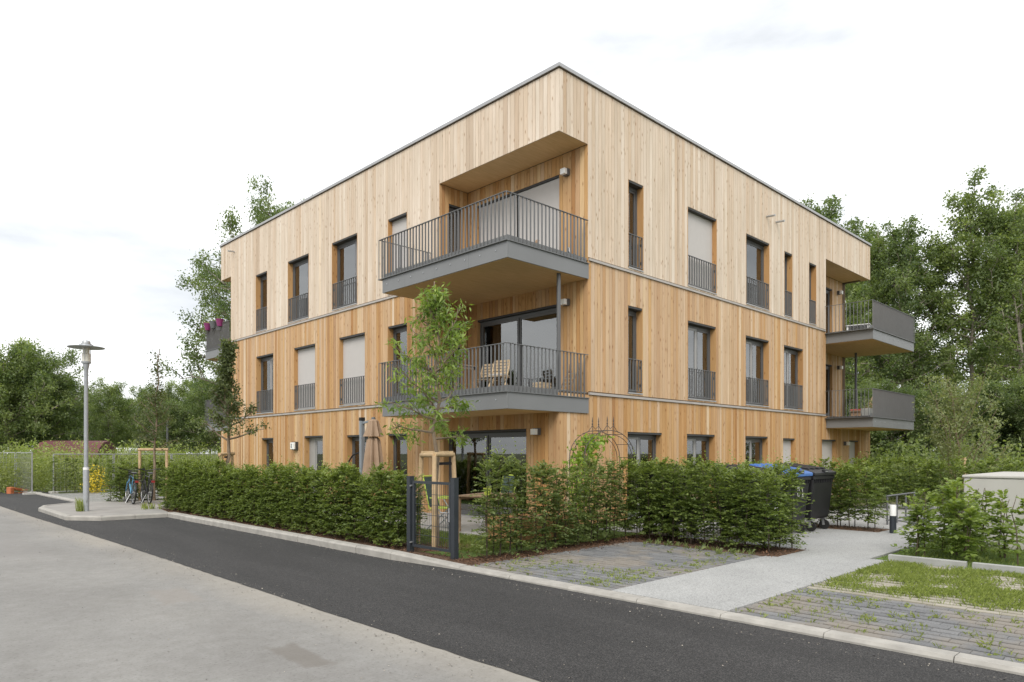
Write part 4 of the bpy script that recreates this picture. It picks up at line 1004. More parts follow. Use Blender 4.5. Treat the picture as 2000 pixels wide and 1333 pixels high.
# far curved street light and post
x, y = at(386, 66)
r = thing('street_light', 'tall white curved street light far behind the wild plot', 'street light', (x, y, -.05))
MB().tube([(0,0,0),(0,0,4.4),(-.05,.06,4.9),(-.3,.3,5.4),(-.7,.68,5.65),(-.95,.9,5.68)], [.09,.07,.06,.055,.05,.05], 8).build('pole', 'steel_post', r, smooth=True)
MB().tube([(-.9,.86,5.68),(-1.1,1.02,5.70),(-1.45,1.36,5.66)], [.08,.15,.07], 8).build('lamp_head', 'white_paint', r, smooth=True)
x, y = at(327, 58); r = thing('dark_post', 'plain dark post standing before the far tree belt', 'post', (x, y, -.05))
MB().tube([(0,0,0),(0,0,4.3)], .09, 8).build('pole', 'pot_grey', r, smooth=True); MB().lathe([(.12,4.3),(.12,4.36),(.05,4.40)], 10).build('cap', 'pot_grey', r)
# red brown shed roof and white caravan in the distance
x, y = at(150, 43)
r = thing('shed', 'long low shed with dark red roof beyond the wild plot', 'shed', (x, y, -.05), TH-R(90)+R(8))
r.scale = (.86, .86, .86); MB().box(-1.95, 1.95, -1.6, 1.6, 0, 1.55).build('wall', 'maroon', r)
b = MB(); sec = [(-1.9,1.5),(-1.5,2.25),(-.7,2.72),(.3,2.85),(1.2,2.5),(1.9,1.5)]
for (a, za), (c, zc) in zip(sec[:-1], sec[1:]): b.quad((-2.1,a,za),(2.1,a,za),(2.1,c,zc),(-2.1,c,zc))
b.quad(*[(-2.1,a,z) for a, z in reversed(sec)]); b.quad(*[(2.1,a,z) for a, z in sec]); b.build('roof', 'maroon', r)
x, y = at(236, 50)
r = thing('caravan', 'white caravan half hidden behind weeds and shrubs', 'caravan', (x, y, -.05), TH-R(90))
b = MB(); prof = [(-1.1,.4),(-1.15,1.1),(-1.0,1.9),(-.7,2.05),(.75,2.05),(1.05,1.9),(1.15,1.0),(1.1,.4)]
n_ = len(prof); b.v = [(x, -1, z) for x, z in prof]+[(x, 1, z) for x, z in prof]
b.f = [tuple(range(n_)), tuple(reversed(range(n_, 2*n_)))]+[(i, n_+i, n_+(i+1) % n_, (i+1) % n_) for i in range(n_)]
b.build('body', 'white_van', r, bev=.05); MB().box(-.55,.45,-1.012,-1.0,1.2,1.65).build('window', 'pot_grey', r)
for sx in (-.25, .25): MB().torus((sx, -.9, .3), .2, .09, (0,1,0), 16, 6).build('wheel', 'rubber', r)
# wire fence panels
def fence_panel(label, x, y, rz, w_=3.4, h=1.95):
    r = thing('wire_fence', label, 'fence', (x, y, -.05), rz, 'wire fence panels of the wild plot')
    for q in (-w_/2, w_/2): MB().tube([(q,0,0),(q,0,h)], .022, 8).build('post', 'zinc', r)
    for q in (.12, h-.02): MB().tube([(-w_/2,0,q),(w_/2,0,q)], .018, 6).build('rail', 'zinc', r)
    b = MB(); k = int(w_/.12)
    for i in range(1, k): b.box(-w_/2+w_*i/k-.003, -w_/2+w_*i/k+.003, -.003, .003, .12, h-.02)
    for j in range(1, 8): b.box(-w_/2, w_/2, .0035, .0085, .12+(h-.15)*j/8-.003, .12+(h-.15)*j/8+.003)
    tag(b.build('wire_mesh', 'zinc', r), kind='stuff')
    for q in (-w_/2, w_/2): MB().box(q-.12, q+.12, -.3, .3, 0, .13).build('foot', 'concrete_wall', r)
x0, y0 = at(-70, 29.5); x1, y1 = at(30, 29.3)
FPL = 'galvanised wire fence panel standing along the wild plot'
fence_panel(FPL, (x0+x1)/2, (y0+y1)/2, math.atan2(y1-y0, x1-x0), math.hypot(x1-x0, y1-y0)-.05, 1.72)
x2, y2 = at(62, 27.5); fence_panel('short wire fence panel turned across the end of the fence line', (x1+.05+x2)/2, (y1+y2)/2, math.atan2(y2-y1, x2-x1), math.hypot(x2-x1, y2-y1)-.1, 1.72)
pp = [at(103, 28.2), at(222, 29.7), at(335, 31.4), at(440, 33.0)]
for (a, c) in zip(pp[:-1], pp[1:]): fence_panel(FPL, (a[0]+c[0])/2, (a[1]+c[1])/2, math.atan2(c[1]-a[1], c[0]-a[0]), math.hypot(c[0]-a[0], c[1]-a[1])-.05, 1.66)
x, y = at(36, 28.4); r = thing('plastic_barrier', 'worn orange plastic barrier lying in the weeds by the wire fence', 'barrier', (x, y, -.03), .5)
MB().box(-.42,-.25,-.12,.12,0,.30).build('block', 'orange_plastic', r, bev=.03); MB().bar((-.25,0,.24),(.45,.02,.10),.16,.10).build('arm', 'orange_plastic', r, bev=.02); MB().box(-.05,.5,-.14,.14,0,.06).build('base', 'orange_plastic', r)

# bicycles
def bicycle(label, near, far, fm, basket=False):
    a = np.array(near); c = np.array(far); d = c-a; d = d/np.linalg.norm(d); mid = (a+c)/2
    r = thing('bicycle', label, 'bicycle', (mid[0], mid[1], .10), math.atan2(d[1], d[0])); r.rotation_euler[0] = R(4)
    for x in (-.53, .53):
        w_ = MB().torus((x,0,.35), .325, .024, (0,1,0), 28, 8).build('wheel', 'rubber', r, smooth=True)
        MB().torus((x,0,.35), .295, .012, (0,1,0), 28, 6).build('rim', 'zinc', w_, smooth=True)
        b = MB()
        for k in range(12): an = k*math.pi/6; b.bar((x,.012*(-1)**k,.35), (x+.29*math.cos(an),0,.35+.29*math.sin(an)), .003, .003, (0,1,0))
        b.tube([(x,-.05,.35),(x,.05,.35)], .018, 8); b.build('spokes', 'zinc', w_)
        b = MB(); pts = [(x+.365*math.cos(q), 0, .35+.365*math.sin(q)) for q in np.linspace(R(20), R(165), 10)]; b.tube(pts, .018, 6); b.build('mudguard', 'bike_black', r)
    b = MB(); BB = (-.08,0,.30); ST = (-.20,0,.80); HT_ = (.36,0,.84); HB = (.40,0,.70)
    for p, q, t_ in ((BB,ST,.017),(ST,HT_,.015),(BB,HB,.019),(HT_,HB,.021)): b.tube([p, q], t_, 8)
    for s in (-.05, .05): b.tube([(-.53,s,.35), BB], .010, 6); b.tube([(-.53,s,.35), ST], .009, 6)
    b.build('frame', fm, r, smooth=True)
    b = MB(); b.tube([HB, (.43,.05,.62), (.53,.05,.35)], .011, 6); b.tube([HB, (.43,-.05,.62), (.53,-.05,.35)], .011, 6); b.build('fork', fm, r)
    b = MB(); b.tube([HT_, (.35,0,1.0)], .014, 8); b.tube([(.22,-.31,1.06),(.33,-.18,1.03),(.36,0,1.0),(.33,.18,1.03),(.22,.31,1.06)], .012, 8); hb = b.build('handlebar', 'bike_black', r, smooth=True)
    for s in (-1, 1): MB().tube([(.25,.28*s,1.055),(.13,.36*s,1.07)], .017, 8).build('grip', 'rubber', hb)
    MB().tube([ST, (-.225,0,.93)], .013, 8).build('seat_post', 'zinc', r)
    b = MB(); b.v = [(-.37,-.08,.95),(-.37,.08,.95),(-.2,.07,.965),(.0,.02,.95),(.0,-.02,.95),(-.2,-.07,.965),(-.35,-.05,.90),(-.35,.05,.90),(-.02,0,.915)]
    b.f = [(0,5,2,1),(5,4,3,2),(0,1,7,6),(0,6,8,4,5),(1,2,3,8,7),(3,4,8)]; b.build('saddle', 'pot_grey', r, smooth=True)
    b = MB(); b.torus((-.08,-.05,.30), .085, .008, (0,1,0), 20, 5); b.tube([(-.08,-.06,.30),(.05,-.08,.19)], .010, 6); b.tube([(-.08,.06,.30),(-.21,.08,.41)], .010, 6); ck = b.build('crank', 'zinc', r)
    for s, q in ((-.12,(.05,.19)), (.12,(-.21,.41))): MB().box(q[0]-.045,q[0]+.045,s-.045,s+.045,q[1]-.012,q[1]+.012).build('pedal', 'rubber', ck)
    b = MB()
    for s in (-.06, .06): b.bar((-.80,s,.74),(-.32,s,.74),.012,.012); b.bar((-.53,s,.36),(-.60,s,.74),.010,.010)
    for q in (-.78,-.6,-.42): b.bar((q,-.06,.74),(q,.06,.74),.012,.012)
    rk = b.build('rear_rack', 'bike_black', r)
    MB().box(-.83,-.79,-.045,.045,.66,.72).build('rear_light', 'bike_red', rk)
    if basket:
        b = MB()
        for i in range(7): b.bar((-.76+i*.06,-.15,.76),(-.77+i*.063,-.17,.98),.006,.006); b.bar((-.76+i*.06,.15,.76),(-.77+i*.063,.17,.98),.006,.006)
        for z in (.76,.83,.91,.98): b.box(-.78,-.38,-.172,-.166,z,z+.008); b.box(-.78,-.38,.166,.172,z,z+.008); b.box(-.782,-.776,-.17,.17,z,z+.008); b.box(-.384,-.378,-.17,.17,z,z+.008)
        b.box(-.77,-.39,-.16,.16,.757,.762); b.build('basket', 'bike_black', rk)
    MB().tube([(-.30,.06,.30),(-.33,.18,.02)], .009, 6).build('kickstand', 'zinc', r)
n1 = np.array(at(262, 20.8)); f1 = np.array(at(246, 21.9)); n2 = np.array(at(293, 20.9)); f2 = np.array(at(277, 21.9))
bicycle('light blue bicycle with rear basket leaning by the street hedge', n1, f1, 'bike_blue', True)
bicycle('black bicycle with a small red rear light next to the light blue bicycle', n2, f2, 'bike_black')
x, y = at(269, 21.4); r = thing('bike_stand', 'small steel bicycle stand between the two bicycles', 'bike stand', (x, y, .098), TH)
MB().tube([(-.3,0,0),(-.3,0,.55),(-.2,0,.68),(.2,0,.68),(.3,0,.55),(.3,0,0)], .02, 8).build('hoop', 'pot_grey', r, smooth=True); MB().box(-.36,.36,-.05,.05,0,.012).build('base_plate', 'pot_grey', r)

# garden gate
r = thing('garden_gate', 'anthracite metal garden gate with wire infill between two posts', 'gate', (-4.42, -1.30, .04))
for y in (-.56, .56):
    p_ = MB().box(-.045,.045,y-.045,y+.045,0,1.22).build('post', 'anthracite', r, bev=.004); MB().box(-.05,.05,y-.05,y+.05,1.2205,1.232).build('post_cap', 'anthracite', p_)
b = MB(); y0, y1, z0, z1 = -.48, .48, .10, 1.16
b.box(-.02,.02,y0,y0+.04,z0,z1); b.box(-.02,.02,y1-.04,y1,z0,z1); b.box(-.02,.02,y0+.04,y1-.04,z1-.04,z1); b.box(-.02,.02,y0+.04,y1-.04,z0,z0+.04); lf = b.build('gate_frame', 'anthracite', r)
for i in range(1, 18):
    q = y0+.04+(y1-y0-.08)*i/18; MB().tube([(0,q,z0+.04),(0,q,z1-.04)], .0028, 5).build('wire', 'anthracite', r)
for j in range(1, 6):
    for dx in (-.006, .006): q = z0+.04+(z1-z0-.08)*j/6; MB().tube([(dx,y0+.04,q),(dx,y1-.04,q)], .0035, 5).build('wire', 'anthracite', r)
b = MB(); b.box(-.027,.027,y0-.012,y0+.055,.55,.78); lk = b.build('lock_case', 'anthracite', r)
b = MB(); b.box(-.034,-.028,y0+.0,y0+.03,.56,.77); b.tube([(-.03,y0+.015,.70),(-.075,y0+.015,.70),(-.08,y0+.03,.70),(-.08,y0+.15,.70)], .009, 8); b.build('handle', 'zinc', lk)
for z in (.17, 1.08): MB().tube([(-.05,.50,z),(.05,.50,z)], .014, 8).build('hinge', 'zinc', r)

# waste bins
def waste_bin(label, x, y, lid, w_=1.06, d=.94, ad=0, open_=False):
    r = thing('waste_bin', label, 'waste bin', (x, y, .053), ad, 'four wheeled waste bins')
    b = MB(); a0, a1 = (w_/2-.12, d/2-.10), (w_/2-.015, d/2-.02)
    for (hx, hy, z) in ((a0[0], a0[1], .24), (a0[0]+.02, a0[1]+.02, .30), (a1[0], a1[1], 1.06)): b.v += [(-hx,-hy,z),(hx,-hy,z),(hx,hy,z),(-hx,hy,z)]
    b.f = [(3,2,1,0)]
    for k in (0, 4): b.f += [(k+i, k+(i+1) % 4, k+4+(i+1) % 4, k+4+i) for i in range(4)]
    b.f.append((8,9,10,11)); body = b.build('body', 'black_plastic', r, bev=.03)
    rim = MB(); rim.box(-w_/2, w_/2, -d/2, d/2, 1.055, 1.13); rim.build('rim', 'black_plastic', r, bev=.012)
    for i in range(11):
        q = -w_/2+.10+(w_-.2)*i/10; MB().box(q-.006, q+.006, -d/2+.0, -d/2+.03, .99, 1.055).build('rib', 'black_plastic', body)
    b = MB(); pr = [(-d/2-.03,1.135),(-d/2-.03,1.20),(-d/2+.10,1.24),(.1,1.33),(d/2-.05,1.35),(d/2+.02,1.30),(d/2+.02,1.135)]; n_ = len(pr)
    b.v = [(-w_/2-.01, p, z) for p, z in pr]+[(w_/2+.01, p, z) for p, z in pr]
    b.f = [tuple(reversed(range(n_))), tuple(range(n_, 2*n_))]+[(i, (i+1) % n_, n_+(i+1) % n_, n_+i) for i in range(n_)]
    ld = b.build('lid', lid, r, bev=.012)
    for i in range(4):
        q = -w_/2+.16+i*(w_-.32)/3; M = Matrix.Translation((q, .1, 1.325)) @ Matrix.Rotation(R(7.5), 4, 'X'); MB().box(-.045,.045,-.42,.30,-.01,.016,M).build('lid_rib', lid, ld, bev=.006)
    MB().box(-.10,.10,-d/2-.045,-d/2+.02,1.19,1.255).build('lid_handle', 'black_plastic', ld, bev=.01); MB().box(-.06,.06,-d/2-.050,-d/2-.0455,1.205,1.225).build('lid_latch', 'zinc', ld)
    for s in (-1, 1):
        MB().tube([(s*(w_/2-.02),0,.98),(s*(w_/2+.03),0,.98)], .03, 10).build('trunnion', 'black_plastic', r)
        for q in (-1, 1):
            wx, wy = s*(w_/2-.20), q*(d/2-.16)
            wl = MB().tube([(wx-.025,wy-.02,.10),(wx+.025,wy-.02,.10)], .10, 20).build('wheel', 'rubber', r, smooth=True)
            b = MB(); b.box(wx-.05,wx+.05,wy-.05,wy+.06,.215,.236); b.bar((wx-.036,wy,.215),(wx-.036,wy-.02,.09),.006,.05,(0,1,0)); b.bar((wx+.036,wy,.215),(wx+.036,wy-.02,.09),.006,.05,(0,1,0)); b.build('caster_fork', 'zinc', wl)
    return r, body
def marks(body, label, strips, y0, rows):
    """white stick-on lettering"""
    for (x, z, txt, sz, ang) in rows:
        cu = bpy.data.curves.new('lettering', 'FONT'); cu.body = txt; cu.size = sz; cu.extrude = .001; cu.align_x = 'CENTER'; cu.space_line = .8
        o = bpy.data.objects.new('lettering', cu); me = bpy.data.meshes.new_from_object(o); bpy.data.objects.remove(o)
        me.materials.append(MATS['white_paint']); q = bpy.data.objects.new('lettering', me); COL.objects.link(q); q.parent = body
        q.location = (x, y0, z); q.rotation_euler = (R(90)-.08, ang, 0)
    for (x0, x1, z0, z1) in strips: MB().box(x0, x1, y0-.004, y0, z0, z1, ).build('sticker', 'white_paint', body)
r1, b1 = waste_bin('black waste bin with black ribbed lid at the open end of the bin row', 3.44, -3.74, 'black_plastic')
r2, b2 = waste_bin('black waste bin with a bright blue lid beside the black lidded bin', 2.31, -3.72, 'blue_plastic')
marks(b2, '', [], -.452, [(-.02, .86, 'N', .13, 0), (-.02, .74, 'U', .13, 0), (.16, .83, 'I', .12, 0), (.17, .71, 'A', .13, 0)])
r3, b3 = waste_bin('black waste bin with white sticker strip behind the hornbeam hedge', 1.17, -3.72, 'black_plastic')
marks(b3, '', [(.10, .24, .42, .66)], -.445, [(.17, .86, 'B', .12, 0), (.17, .76, 'E', .12, 0), (.17, .67, 'S', .11, 0)])
r4, b4 = waste_bin('black waste bin behind the hedge with a pale brown panel on its front', .62, -2.35, 'black_plastic')
MB().box(-.25, .30, -.448, -.436, .70, .80).build('front_panel', 'teak_pale', b4)

# bollard lamp, racks, concrete box
r = thing('bollard_lamp', 'short black bollard lamp with white glowing top at the hedge end', 'bollard lamp', (3.98, -5.33, .05))
MB().lathe([(.062,0),(.062,.345)], 20).build('post', 'anthracite', r, smooth=True); MB().lathe([(.060,.347),(.060,.55),(.056,.56)], 20).build('lamp_glass', 'lamp_white', r, smooth=True)
r['label'] = 'short black bollard lamp with white top at the hedge end'
r = thing('bike_rack', 'low tubular steel bicycle rack on the paving before the far hedge', 'bike rack', (6.6, -4.70, .05))
for x in (-.95, -.32, .32, .95): MB().tube([(x,0,0),(x,0,.62)], .02, 8).build('upright', 'pot_grey', r, smooth=True)
for z in (.10, .64): MB().tube([(-1.0,0,z),(1.0,0,z)], .018, 8).build('rail', 'pot_grey', r, smooth=True)
for x in (-.63, 0, .63): MB().tube([(x-.06,-.5,.03),(x-.06,0,.10),(x+.06,0,.10),(x+.06,-.5,.03),(x-.06,-.5,.03)], .01, 6).build('wheel_holder', 'pot_grey', r)
r = thing('concrete_box', 'pale smooth concrete enclosure behind the young shrubs', 'concrete box', (4.3, -7.75, .0))
b = MB(); b.box(-1.25, 1.9, -.35, 1.0, 0, 1.215); b.build('wall', 'concrete_wall', r, bev=.02)
b = MB(); b.box(-1.27, 1.92, -.37, 1.02, 1.217, 1.262); b.build('cover_slab', 'concrete_wall', r, bev=.012)
b = MB(); b.box(.2, 1.1, -.37, -.352, .08, 1.12); dd = b.build('access_door', 'edging', r, bev=.004); MB().box(.28,.32,-.39,-.371,.55,.68).build('handle', 'zinc', dd)

# garden furniture
def pos(x, y, z=.085): return (x, y, z)
r = thing('parasol', 'closed beige cantilever parasol with blue grey mast on the patio', 'parasol', pos(-1.0, 5.62))
MB().box(-.32,.32,.30,.92,0,.06).build('base', 'pot_grey', r, bev=.01)
MB().box(-.055,.055,.50,.61,.06,2.42).build('mast', 'parasol_post', r, bev=.01); MB().box(-.062,.062,.493,.617,2.42,2.51).build('mast_cap', 'rubber', r, bev=.01)
b = MB(); n_ = 40
def fold(rad, z, amp, ph=0): return [((rad*(1+amp*math.cos(8*a+ph)))*math.cos(a), (rad*(1+amp*math.cos(8*a+ph)))*math.sin(a), z) for a in [2*math.pi*i/n_ for i in range(n_)]]
lay = [fold(.10, 1.98, .1), fold(.15, 1.9, .22), fold(.19, 1.45, .30), fold(.23, .95, .34), fold(.20, .62, .3)]
for l in lay: b.v += l
for j in range(len(lay)-1): b.f += [(j*n_+i, j*n_+(i+1) % n_, (j+1)*n_+(i+1) % n_, (j+1)*n_+i) for i in range(n_)]
b.build('canopy', 'canvas', r, smooth=True)
b = MB(); lay = [fold(.055, 2.44, .0), fold(.13, 2.40, .05), fold(.17, 2.2, .15), fold(.22, 1.99, .26)]
for l in lay: b.v += l
for j in range(len(lay)-1): b.f += [(j*n_+i, j*n_+(i+1) % n_, (j+1)*n_+(i+1) % n_, (j+1)*n_+i) for i in range(n_)]
b.build('vent_flap', 'canvas', r, smooth=True); MB().lathe([(.06,2.43),(.05,2.49),(.02,2.50)], 14).build('finial', 'pot_grey', r)
MB().bar((0,.5,2.36),(0,.02,2.42),.04,.05).build('arm', 'parasol_post', r)
MB().tube([(-.02,.55,1.6),(-.1,.85,1.50),(-.16,1.05,1.25),(-.18,1.12,.95)], .022, 8).build('crank_arm', 'rubber', r, smooth=True)

def garden_chair(label, x, y, rz):
    r = thing('garden_chair', label, 'chair', pos(x, y), rz, 'lime garden chairs on the patio')
    for s in (-.26, .26):
        MB().tube([(.25,s,0),(-.15,s,.62),(-.22,s,.64)], .013, 8).build('leg', 'zinc', r, smooth=True); MB().tube([(-.28,s,0),(.22,s,.44)], .013, 8).build('leg', 'zinc', r, smooth=True)
        MB().tube([(.22,s,.44),(-.22,s,.42),(-.36,s,1.08)], .014, 8).build('side_rail', 'lime', r, smooth=True); MB().box(-.2,.2,s-.025,s+.025,.63,.655).build('armrest', 'lime', r, bev=.006)
    MB().box(-.2,.22,-.25,.25,.425,.437).build('seat', 'lime', r); MB().bar((-.225,0,.45),(-.355,0,1.06),.5,.012,(1,0,0)).build('backrest', 'mesh_fabric', r)
    MB().tube([(-.36,-.26,1.08),(-.36,.26,1.08)], .016, 8).build('top_rail', 'lime', r)
garden_chair('lime green folding garden chair with dark backrest, facing the table behind the gate', -2.05, 1.35, R(-62))
garden_chair('lime green folding garden chair on the building side of the patio table', -.95, .95, R(170))
def table(label, x, y, z, w_, d, h, rz, mat='teak', nslat=7, group=None):
    r = thing('table', label, 'table', (x, y, z), rz, group)
    for i in range(nslat): q = -d/2+d*i/nslat; MB().box(-w_/2,w_/2,q+.004,q+d/nslat-.004,h-.025,h).build('slat', mat, r)
    for sx in (-1,1):
        for sy in (-1,1): MB().box(sx*(w_/2-.07)-.025,sx*(w_/2-.07)+.025,sy*(d/2-.06)-.025,sy*(d/2-.06)+.025,0,h-.026).build('leg', mat, r)
    b = MB(); 
    b.box(-w_/2+.04,w_/2-.04,-d/2+.035,-d/2+.055,h-.09,h-.027); b.build('apron', mat, r); MB().box(-w_/2+.04,w_/2-.04,d/2-.055,d/2-.035,h-.09,h-.027).build('apron', mat, r)
    return r
table('slatted wooden patio table behind the garden gate', -1.55, .55, .085, 1.3, .8, .72, R(20))
r = thing('flower_pot', 'lime yellow pot on the patio table', 'pot', (-1.75, .35, .806)); MB().lathe([(.06,0),(.085,.13),(.09,.14)], 16).build('bowl', 'lime', r, smooth=True); MB().lathe([(.075,.135),(.02,.15)], 12).build('soil', 'mulch', r)
r = thing('raised_bed', 'low orange brown wooden raised bed behind the loose hedge', 'raised bed', (-1.9, -1.05, .05))
for k in range(3):
    z = .02+k*.15
    MB().box(-.75,.75,-.40,-.37,z,z+.142).build('plank', 'planter_wood', r); MB().box(-.75,.75,.37,.40,z,z+.142).build('plank', 'planter_wood', r)
    MB().box(-.75,-.72,-.368,.368,z,z+.142).build('plank', 'planter_wood', r); MB().box(.72,.75,-.368,.368,z,z+.142).build('plank', 'planter_wood', r)
MB().box(-.718,.718,-.368,.368,.02,.40).build('soil', 'mulch', r)
# wrought iron rose arch with climber
ax, ay = -.78, -1.35
r = thing('rose_arch', 'rusty wrought iron garden arch with pointed finials before the right facade', 'garden arch', (ax, ay, .05))
Wd = 1.62
for yy in (0., .38):
    for off, rr in ((0., .008), (.09, .007)):
        pts = [(off,yy,0)]+[(off,yy,z) for z in (.5,1.0,1.45)]
        for a in np.linspace(180, 0, 15): pts.append((Wd/2+(Wd/2-off)*math.cos(R(a)), yy, 1.5+(.55-off*.9)*math.sin(R(a))))
        pts += [(Wd-off,yy,z) for z in (1.45,1.0,.5,0)]
        MB().tube(pts, rr, 6).build('hoop', 'rust_iron', r, smooth=True)
    MB().tube([(.40,yy,1.98),(.58,yy,2.03),(.69,yy,2.13),(.71,yy,2.17)], .006, 6).build('scroll', 'rust_iron', r); MB().tube([(Wd-.40,yy,1.98),(Wd-.58,yy,2.03),(Wd-.69,yy,2.13),(Wd-.71,yy,2.17)], .006, 6).build('scroll', 'rust_iron', r)
    MB().tube([(.71,yy,2.15),(.81,yy,2.08),(.91,yy,2.15)], .006, 6).build('scroll', 'rust_iron', r)
    for q in (.71, .91): MB().lathe([(.006,1.9),(.006,2.16),(.016,2.18),(.006,2.21),(.012,2.24),(.002,2.33)], 8, (q, yy)).build('finial', 'rust_iron', r)
for a in (180,150,120,90,60,30,0):
    p_ = (Wd/2+Wd/2*math.cos(R(a)), 0, 1.5+.55*math.sin(R(a))); MB().tube([p_, (p_[0],.38,p_[2])], .006, 6).build('rung', 'rust_iron', r)
for z in (.45,.8,1.15): 
    for q in (0, Wd): MB().tube([(q,0,z),(q,.38,z)], .006, 6).build('rung', 'rust_iron', r)
gv_ = np.random.default_rng(4); n = 900; t_ = gv_.uniform(0, 1, n)**.75
zz = .25+t_*1.7; xx = np.where(zz < 1.4, .12, .12+(zz-1.4)*.7)+gv_.normal(0, .10+.04*(zz > .8), n); C = np.stack([xx, gv_.uniform(-.08, .45, n), zz], 1)
vn = thing('climbing_plant', 'yellow green climber covering the left leg of the garden arch', 'climber', (ax, ay, .05))
D = rdir(n, gv_)+np.array([0,0,-.35]); sz = gv_.uniform(.07, .14, n); quads_obj('foliage', leaves(C, D, rdir(n, gv_)*.7+np.array([-.4,-.4,.6]), sz, sz*.45), 'leaf_vine', gv_.uniform(.1, 1, n), vn)
for q in range(3): MB().tube([(.05+.04*q,.1*q,0),(.02,.1*q+.05,.7),(.06+.03*q,.1*q,1.4),(.2+.05*q,.15,1.85)], .007, 5).build('stem', 'twig', vn)

# ------------------------------------------------------------------ things on the balconies
def slat_chair(label, x, y, z, rz, mat='teak_pale', group='slatted balcony chairs', cushion=False):
    r = thing('slatted_chair', label, 'chair', (x, y, z), rz, group)
    for s in (-.2, .2):
        MB().bar((.22,s,0),(-.18,s,.86),.025,.03).build('leg', mat, r); MB().bar((-.24,s,0),(.2,s,.44),.025,.03).build('leg', mat, r)
    for i in range(6): MB().box(-.17+.066*i,-.115+.066*i,-.19,.19,.435,.45).build('seat_slat', mat, r)
    for i in range(5): q = .52+.07*i; MB().box(-.045-.465*(q-.45)-.008+.02,-.045-.465*(q-.45)+.008+.02,-.19,.19,q,q+.05).build('back_slat', mat, r)
    if cushion: MB().box(-.17,.2,-.18,.18,.452,.50).build('cushion', 'curtain', r, bev=.02)
    return r
ZD = 2.925
slat_chair('pale slatted chair with a cushion on the lower front balcony, near the corner', -.30, 1.55, ZD, R(200), cushion=True)
slat_chair('pale slatted chair on the lower front balcony beside the table', -.05, 2.25, ZD, R(195))
table('dark slatted table at the hedge end of the lower front balcony', -.85, 2.6, ZD, .7, 1.1, .72, 0, 'teak')
r = thing('crate', 'small slatted wooden crate on the lower front balcony floor', 'crate', (.05, .55, ZD))
for k in range(4):
    z = .02+.065*k
    for (x0,x1,y0,y1) in ((-.17,.17,-.12,-.108),(-.17,.17,.108,.12),(-.17,-.158,-.107,.107),(.158,.17,-.107,.107)): MB().box(x0,x1,y0,y1,z,z+.05).build('slat', 'teak_pale', r)
for sx in (-.15,.15):
    for sy in (-.1,.1): MB().box(sx-.008,sx+.008,sy-.008,sy+.008,0,.27).build('corner_post', 'teak_pale', r)
MB().box(-.157,.157,-.107,.107,.01,.018).build('bottom', 'teak_pale', r)
r = thing('folding_stool', 'folded wooden chair leaning at the wall end of the lower front balcony', 'folding chair', (.62, .22, ZD), R(0))
for s in (-.14, .14): MB().bar((-.28,s,0),(.12,s,.58),.025,.03).build('leg', 'teak', r); MB().bar((.15,s,0),(.13,s,.72),.025,.03).build('leg', 'teak', r)
for q in (.2,.35,.5,.65,.85): MB().bar((-.28+.4*q,-.14,.58*q),(-.28+.4*q,.14,.58*q),.03,.02).build('slat', 'teak_pale', r)
def planter(label, x, y, z, lm, g, w_=.6, d=.18, rz=0, pot='pot_grey', flower=True, cat='planter', hh=.16):
    r = thing('planter', label, cat, (x, y, z), rz)
    b = MB(); b.v = [(-w_/2+.02,-d/2+.02,0),(w_/2-.02,-d/2+.02,0),(w_/2-.02,d/2-.02,0),(-w_/2+.02,d/2-.02,0),(-w_/2,-d/2,hh),(w_/2,-d/2,hh),(w_/2,d/2,hh),(-w_/2,d/2,hh)]
    b.f = [(3,2,1,0),(0,1,5,4),(1,2,6,5),(2,3,7,6),(3,0,4,7),(4,5,6,7)]; b.build('trough', pot, r, bev=.008)
    if flower:
        n = 90; C = np.stack([g.uniform(-w_/2,w_/2,n), g.uniform(-d/2,d/2,n), hh+g.uniform(0,.3,n)], 1); sz = g.uniform(.04,.09,n)
        quads_obj('foliage', leaves(C, rdir(n,g)+np.array([0,0,.8]), rdir(n,g), sz, sz*.5), lm, g.uniform(0,1,n), r)
gq = np.random.default_rng(2)
planter('planter with upright green plants at the far end of the lower front balcony', -.9, 4.05, ZD, 'leaf_garden', gq, .9, .22)
planter('dark planter trough at the far end of the upper front balcony', -.9, 4.1, 5.925, 'leaf_dark', gq, .8, .2, hh=.22, flower=False)
r = thing('bird_ornament', 'small dark bird shaped ornament on the upper front balcony deck', 'ornament', (-.45, .35, 5.925))
MB().tube([(0,0,.03),(.02,0,.12),(.10,0,.20),(.15,.0,.27),(.20,0,.29)], [.05,.075,.06,.035,.008], 10).build('body', 'teak', r, smooth=True); MB().lathe([(.07,0),(.07,.03)], 12).build('base', 'pot_grey', r)
for k, (x, y, h) in enumerate([(.52,.20,.26),(.62,.26,.30),(.70,.18,.24)]):
    r = thing('bottle', ['squat dark bottle beside two others on the upper front balcony', 'tallest pale bottle at the wall end of the upper front balcony', 'dark bottle nearest the wall on the upper front balcony'][k], 'bottle', (x, y, 5.925), 0, 'bottles on the upper balcony')
    MB().lathe([(.038,0),(.04,h*.55),(.016,h*.75),(.014,h*.95)], 12).build('body', 'white_paint' if k == 1 else 'anthracite', r, smooth=True); MB().lathe([(.018,h*.952),(.018,h)], 10).build('cap', 'zinc', r)
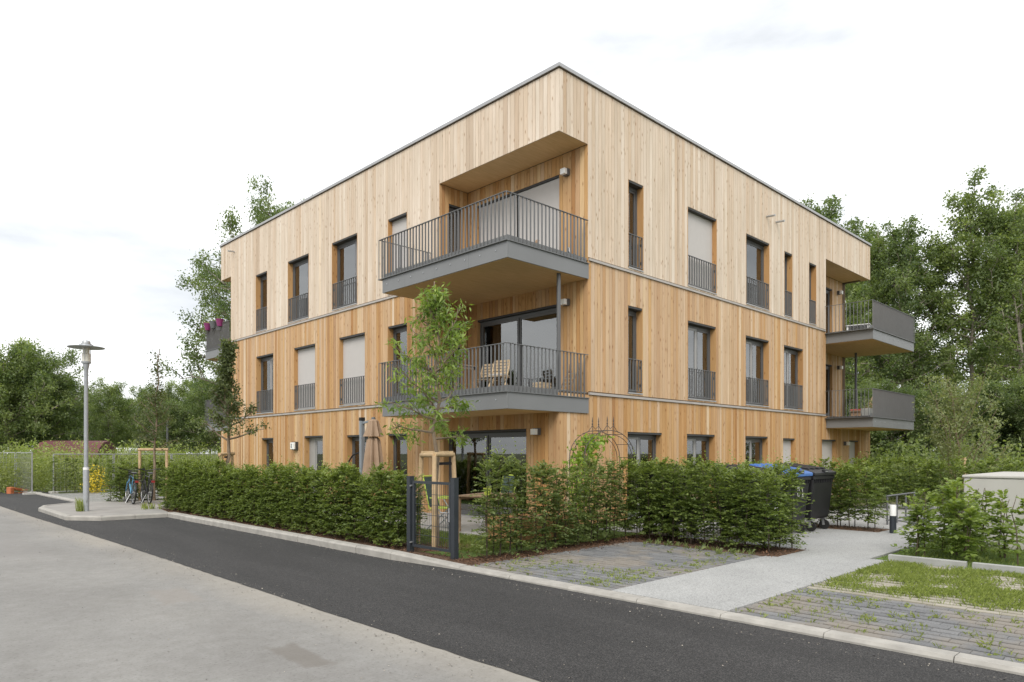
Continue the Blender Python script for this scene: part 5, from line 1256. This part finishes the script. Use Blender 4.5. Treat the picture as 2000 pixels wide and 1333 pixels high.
# far right balconies
table('low white slatted table on the upper far right balcony', 15.9, -.55, 5.925, 1.1, .8, .36, R(10), 'white_paint')
for k, (x, y, rz) in enumerate([(16.6, -.75, R(150)), (17.4, -.35, R(130))]):
    slat_chair(['grey brown slatted folding chair on the lower far right balcony', 'dark brown slatted folding chair behind the grey brown one on the far right balcony'][k], x, y, ZD, rz, 'teak_pale' if k == 0 else 'teak', 'chairs on the far right balcony')
r = thing('low_bench', 'low bench covered with a red patterned cloth on the lower far right balcony', 'bench', (15.9, -.55, ZD))
MB().box(-.5,.5,-.2,.2,.22,.26).build('seat', 'teak', r)
for sx in (-.42,.42): MB().box(sx-.03,sx+.03,-.17,.17,0,.219).build('leg', 'teak', r)
MB().box(-.45,.45,-.21,.21,.262,.31).build('cloth', 'cloth_red', r, bev=.02)
for k, x in enumerate((14.55, 15.0)):
    planter(['pale grey planter box nearest the facade on the lower far right balcony', 'pale grey planter box beside the red cloth bench on the far right balcony'][k], x, -1.25+.0, ZD, 'leaf_pale', gq, .4, .28, pot='edging', hh=.26)
# flower pots hung on the far left balcony rail
for k, (y, mat, nm) in enumerate([(19.35,'purple','outermost purple pot hanging on the far left balcony rail'), (18.75,'pot_grey','grey pot hanging between two purple pots on the far left balcony'), (18.1,'purple','purple pot hanging on the far left balcony rail nearest the facade')]):
    r = thing('hanging_pot', nm, 'pot', (-.09, y, 6.70), 0, 'pots on the far left balcony rail')
    MB().lathe([(.10,0),(.15,.24),(.165,.25),(.165,.28)], 18).build('bowl', mat, r, smooth=True); MB().lathe([(.14,.275),(.03,.29)], 14).build('soil', 'mulch', r)
    MB().tube([(.02,0,.26),(.08,0,.27),(.10,0,.10)], .01, 6).build('hook', mat, r)
    n = 16; C = np.stack([gq.normal(0,.06,n), gq.normal(0,.06,n), gq.uniform(.28,.36,n)], 1); sz = gq.uniform(.04,.07,n); quads_obj('foliage', leaves(C, rdir(n,gq)+np.array([0,0,.8]), rdir(n,gq), sz, sz*.6), 'leaf_garden', gq.uniform(0,1,n), r)
# pale house across the street, seen mirrored in the balcony panes
r = thing('house', 'pale rendered house across the street mirrored in the balcony glass', 'house', (-24, 2, -.05))
MB().box(-6,0,-8,8,0,6.2).build('wall', 'render_pale', r); MB().box(-6.2,.2,-8.2,8.2,6.202,6.5).build('roof', 'pot_grey', r)
for zz in (.9, 3.7):
    for k in range(6): y = -6.8+k*2.6; wd_ = MB().box(.001,.03,y,y+1.2,zz,zz+1.6).build('window', 'anthracite', r)
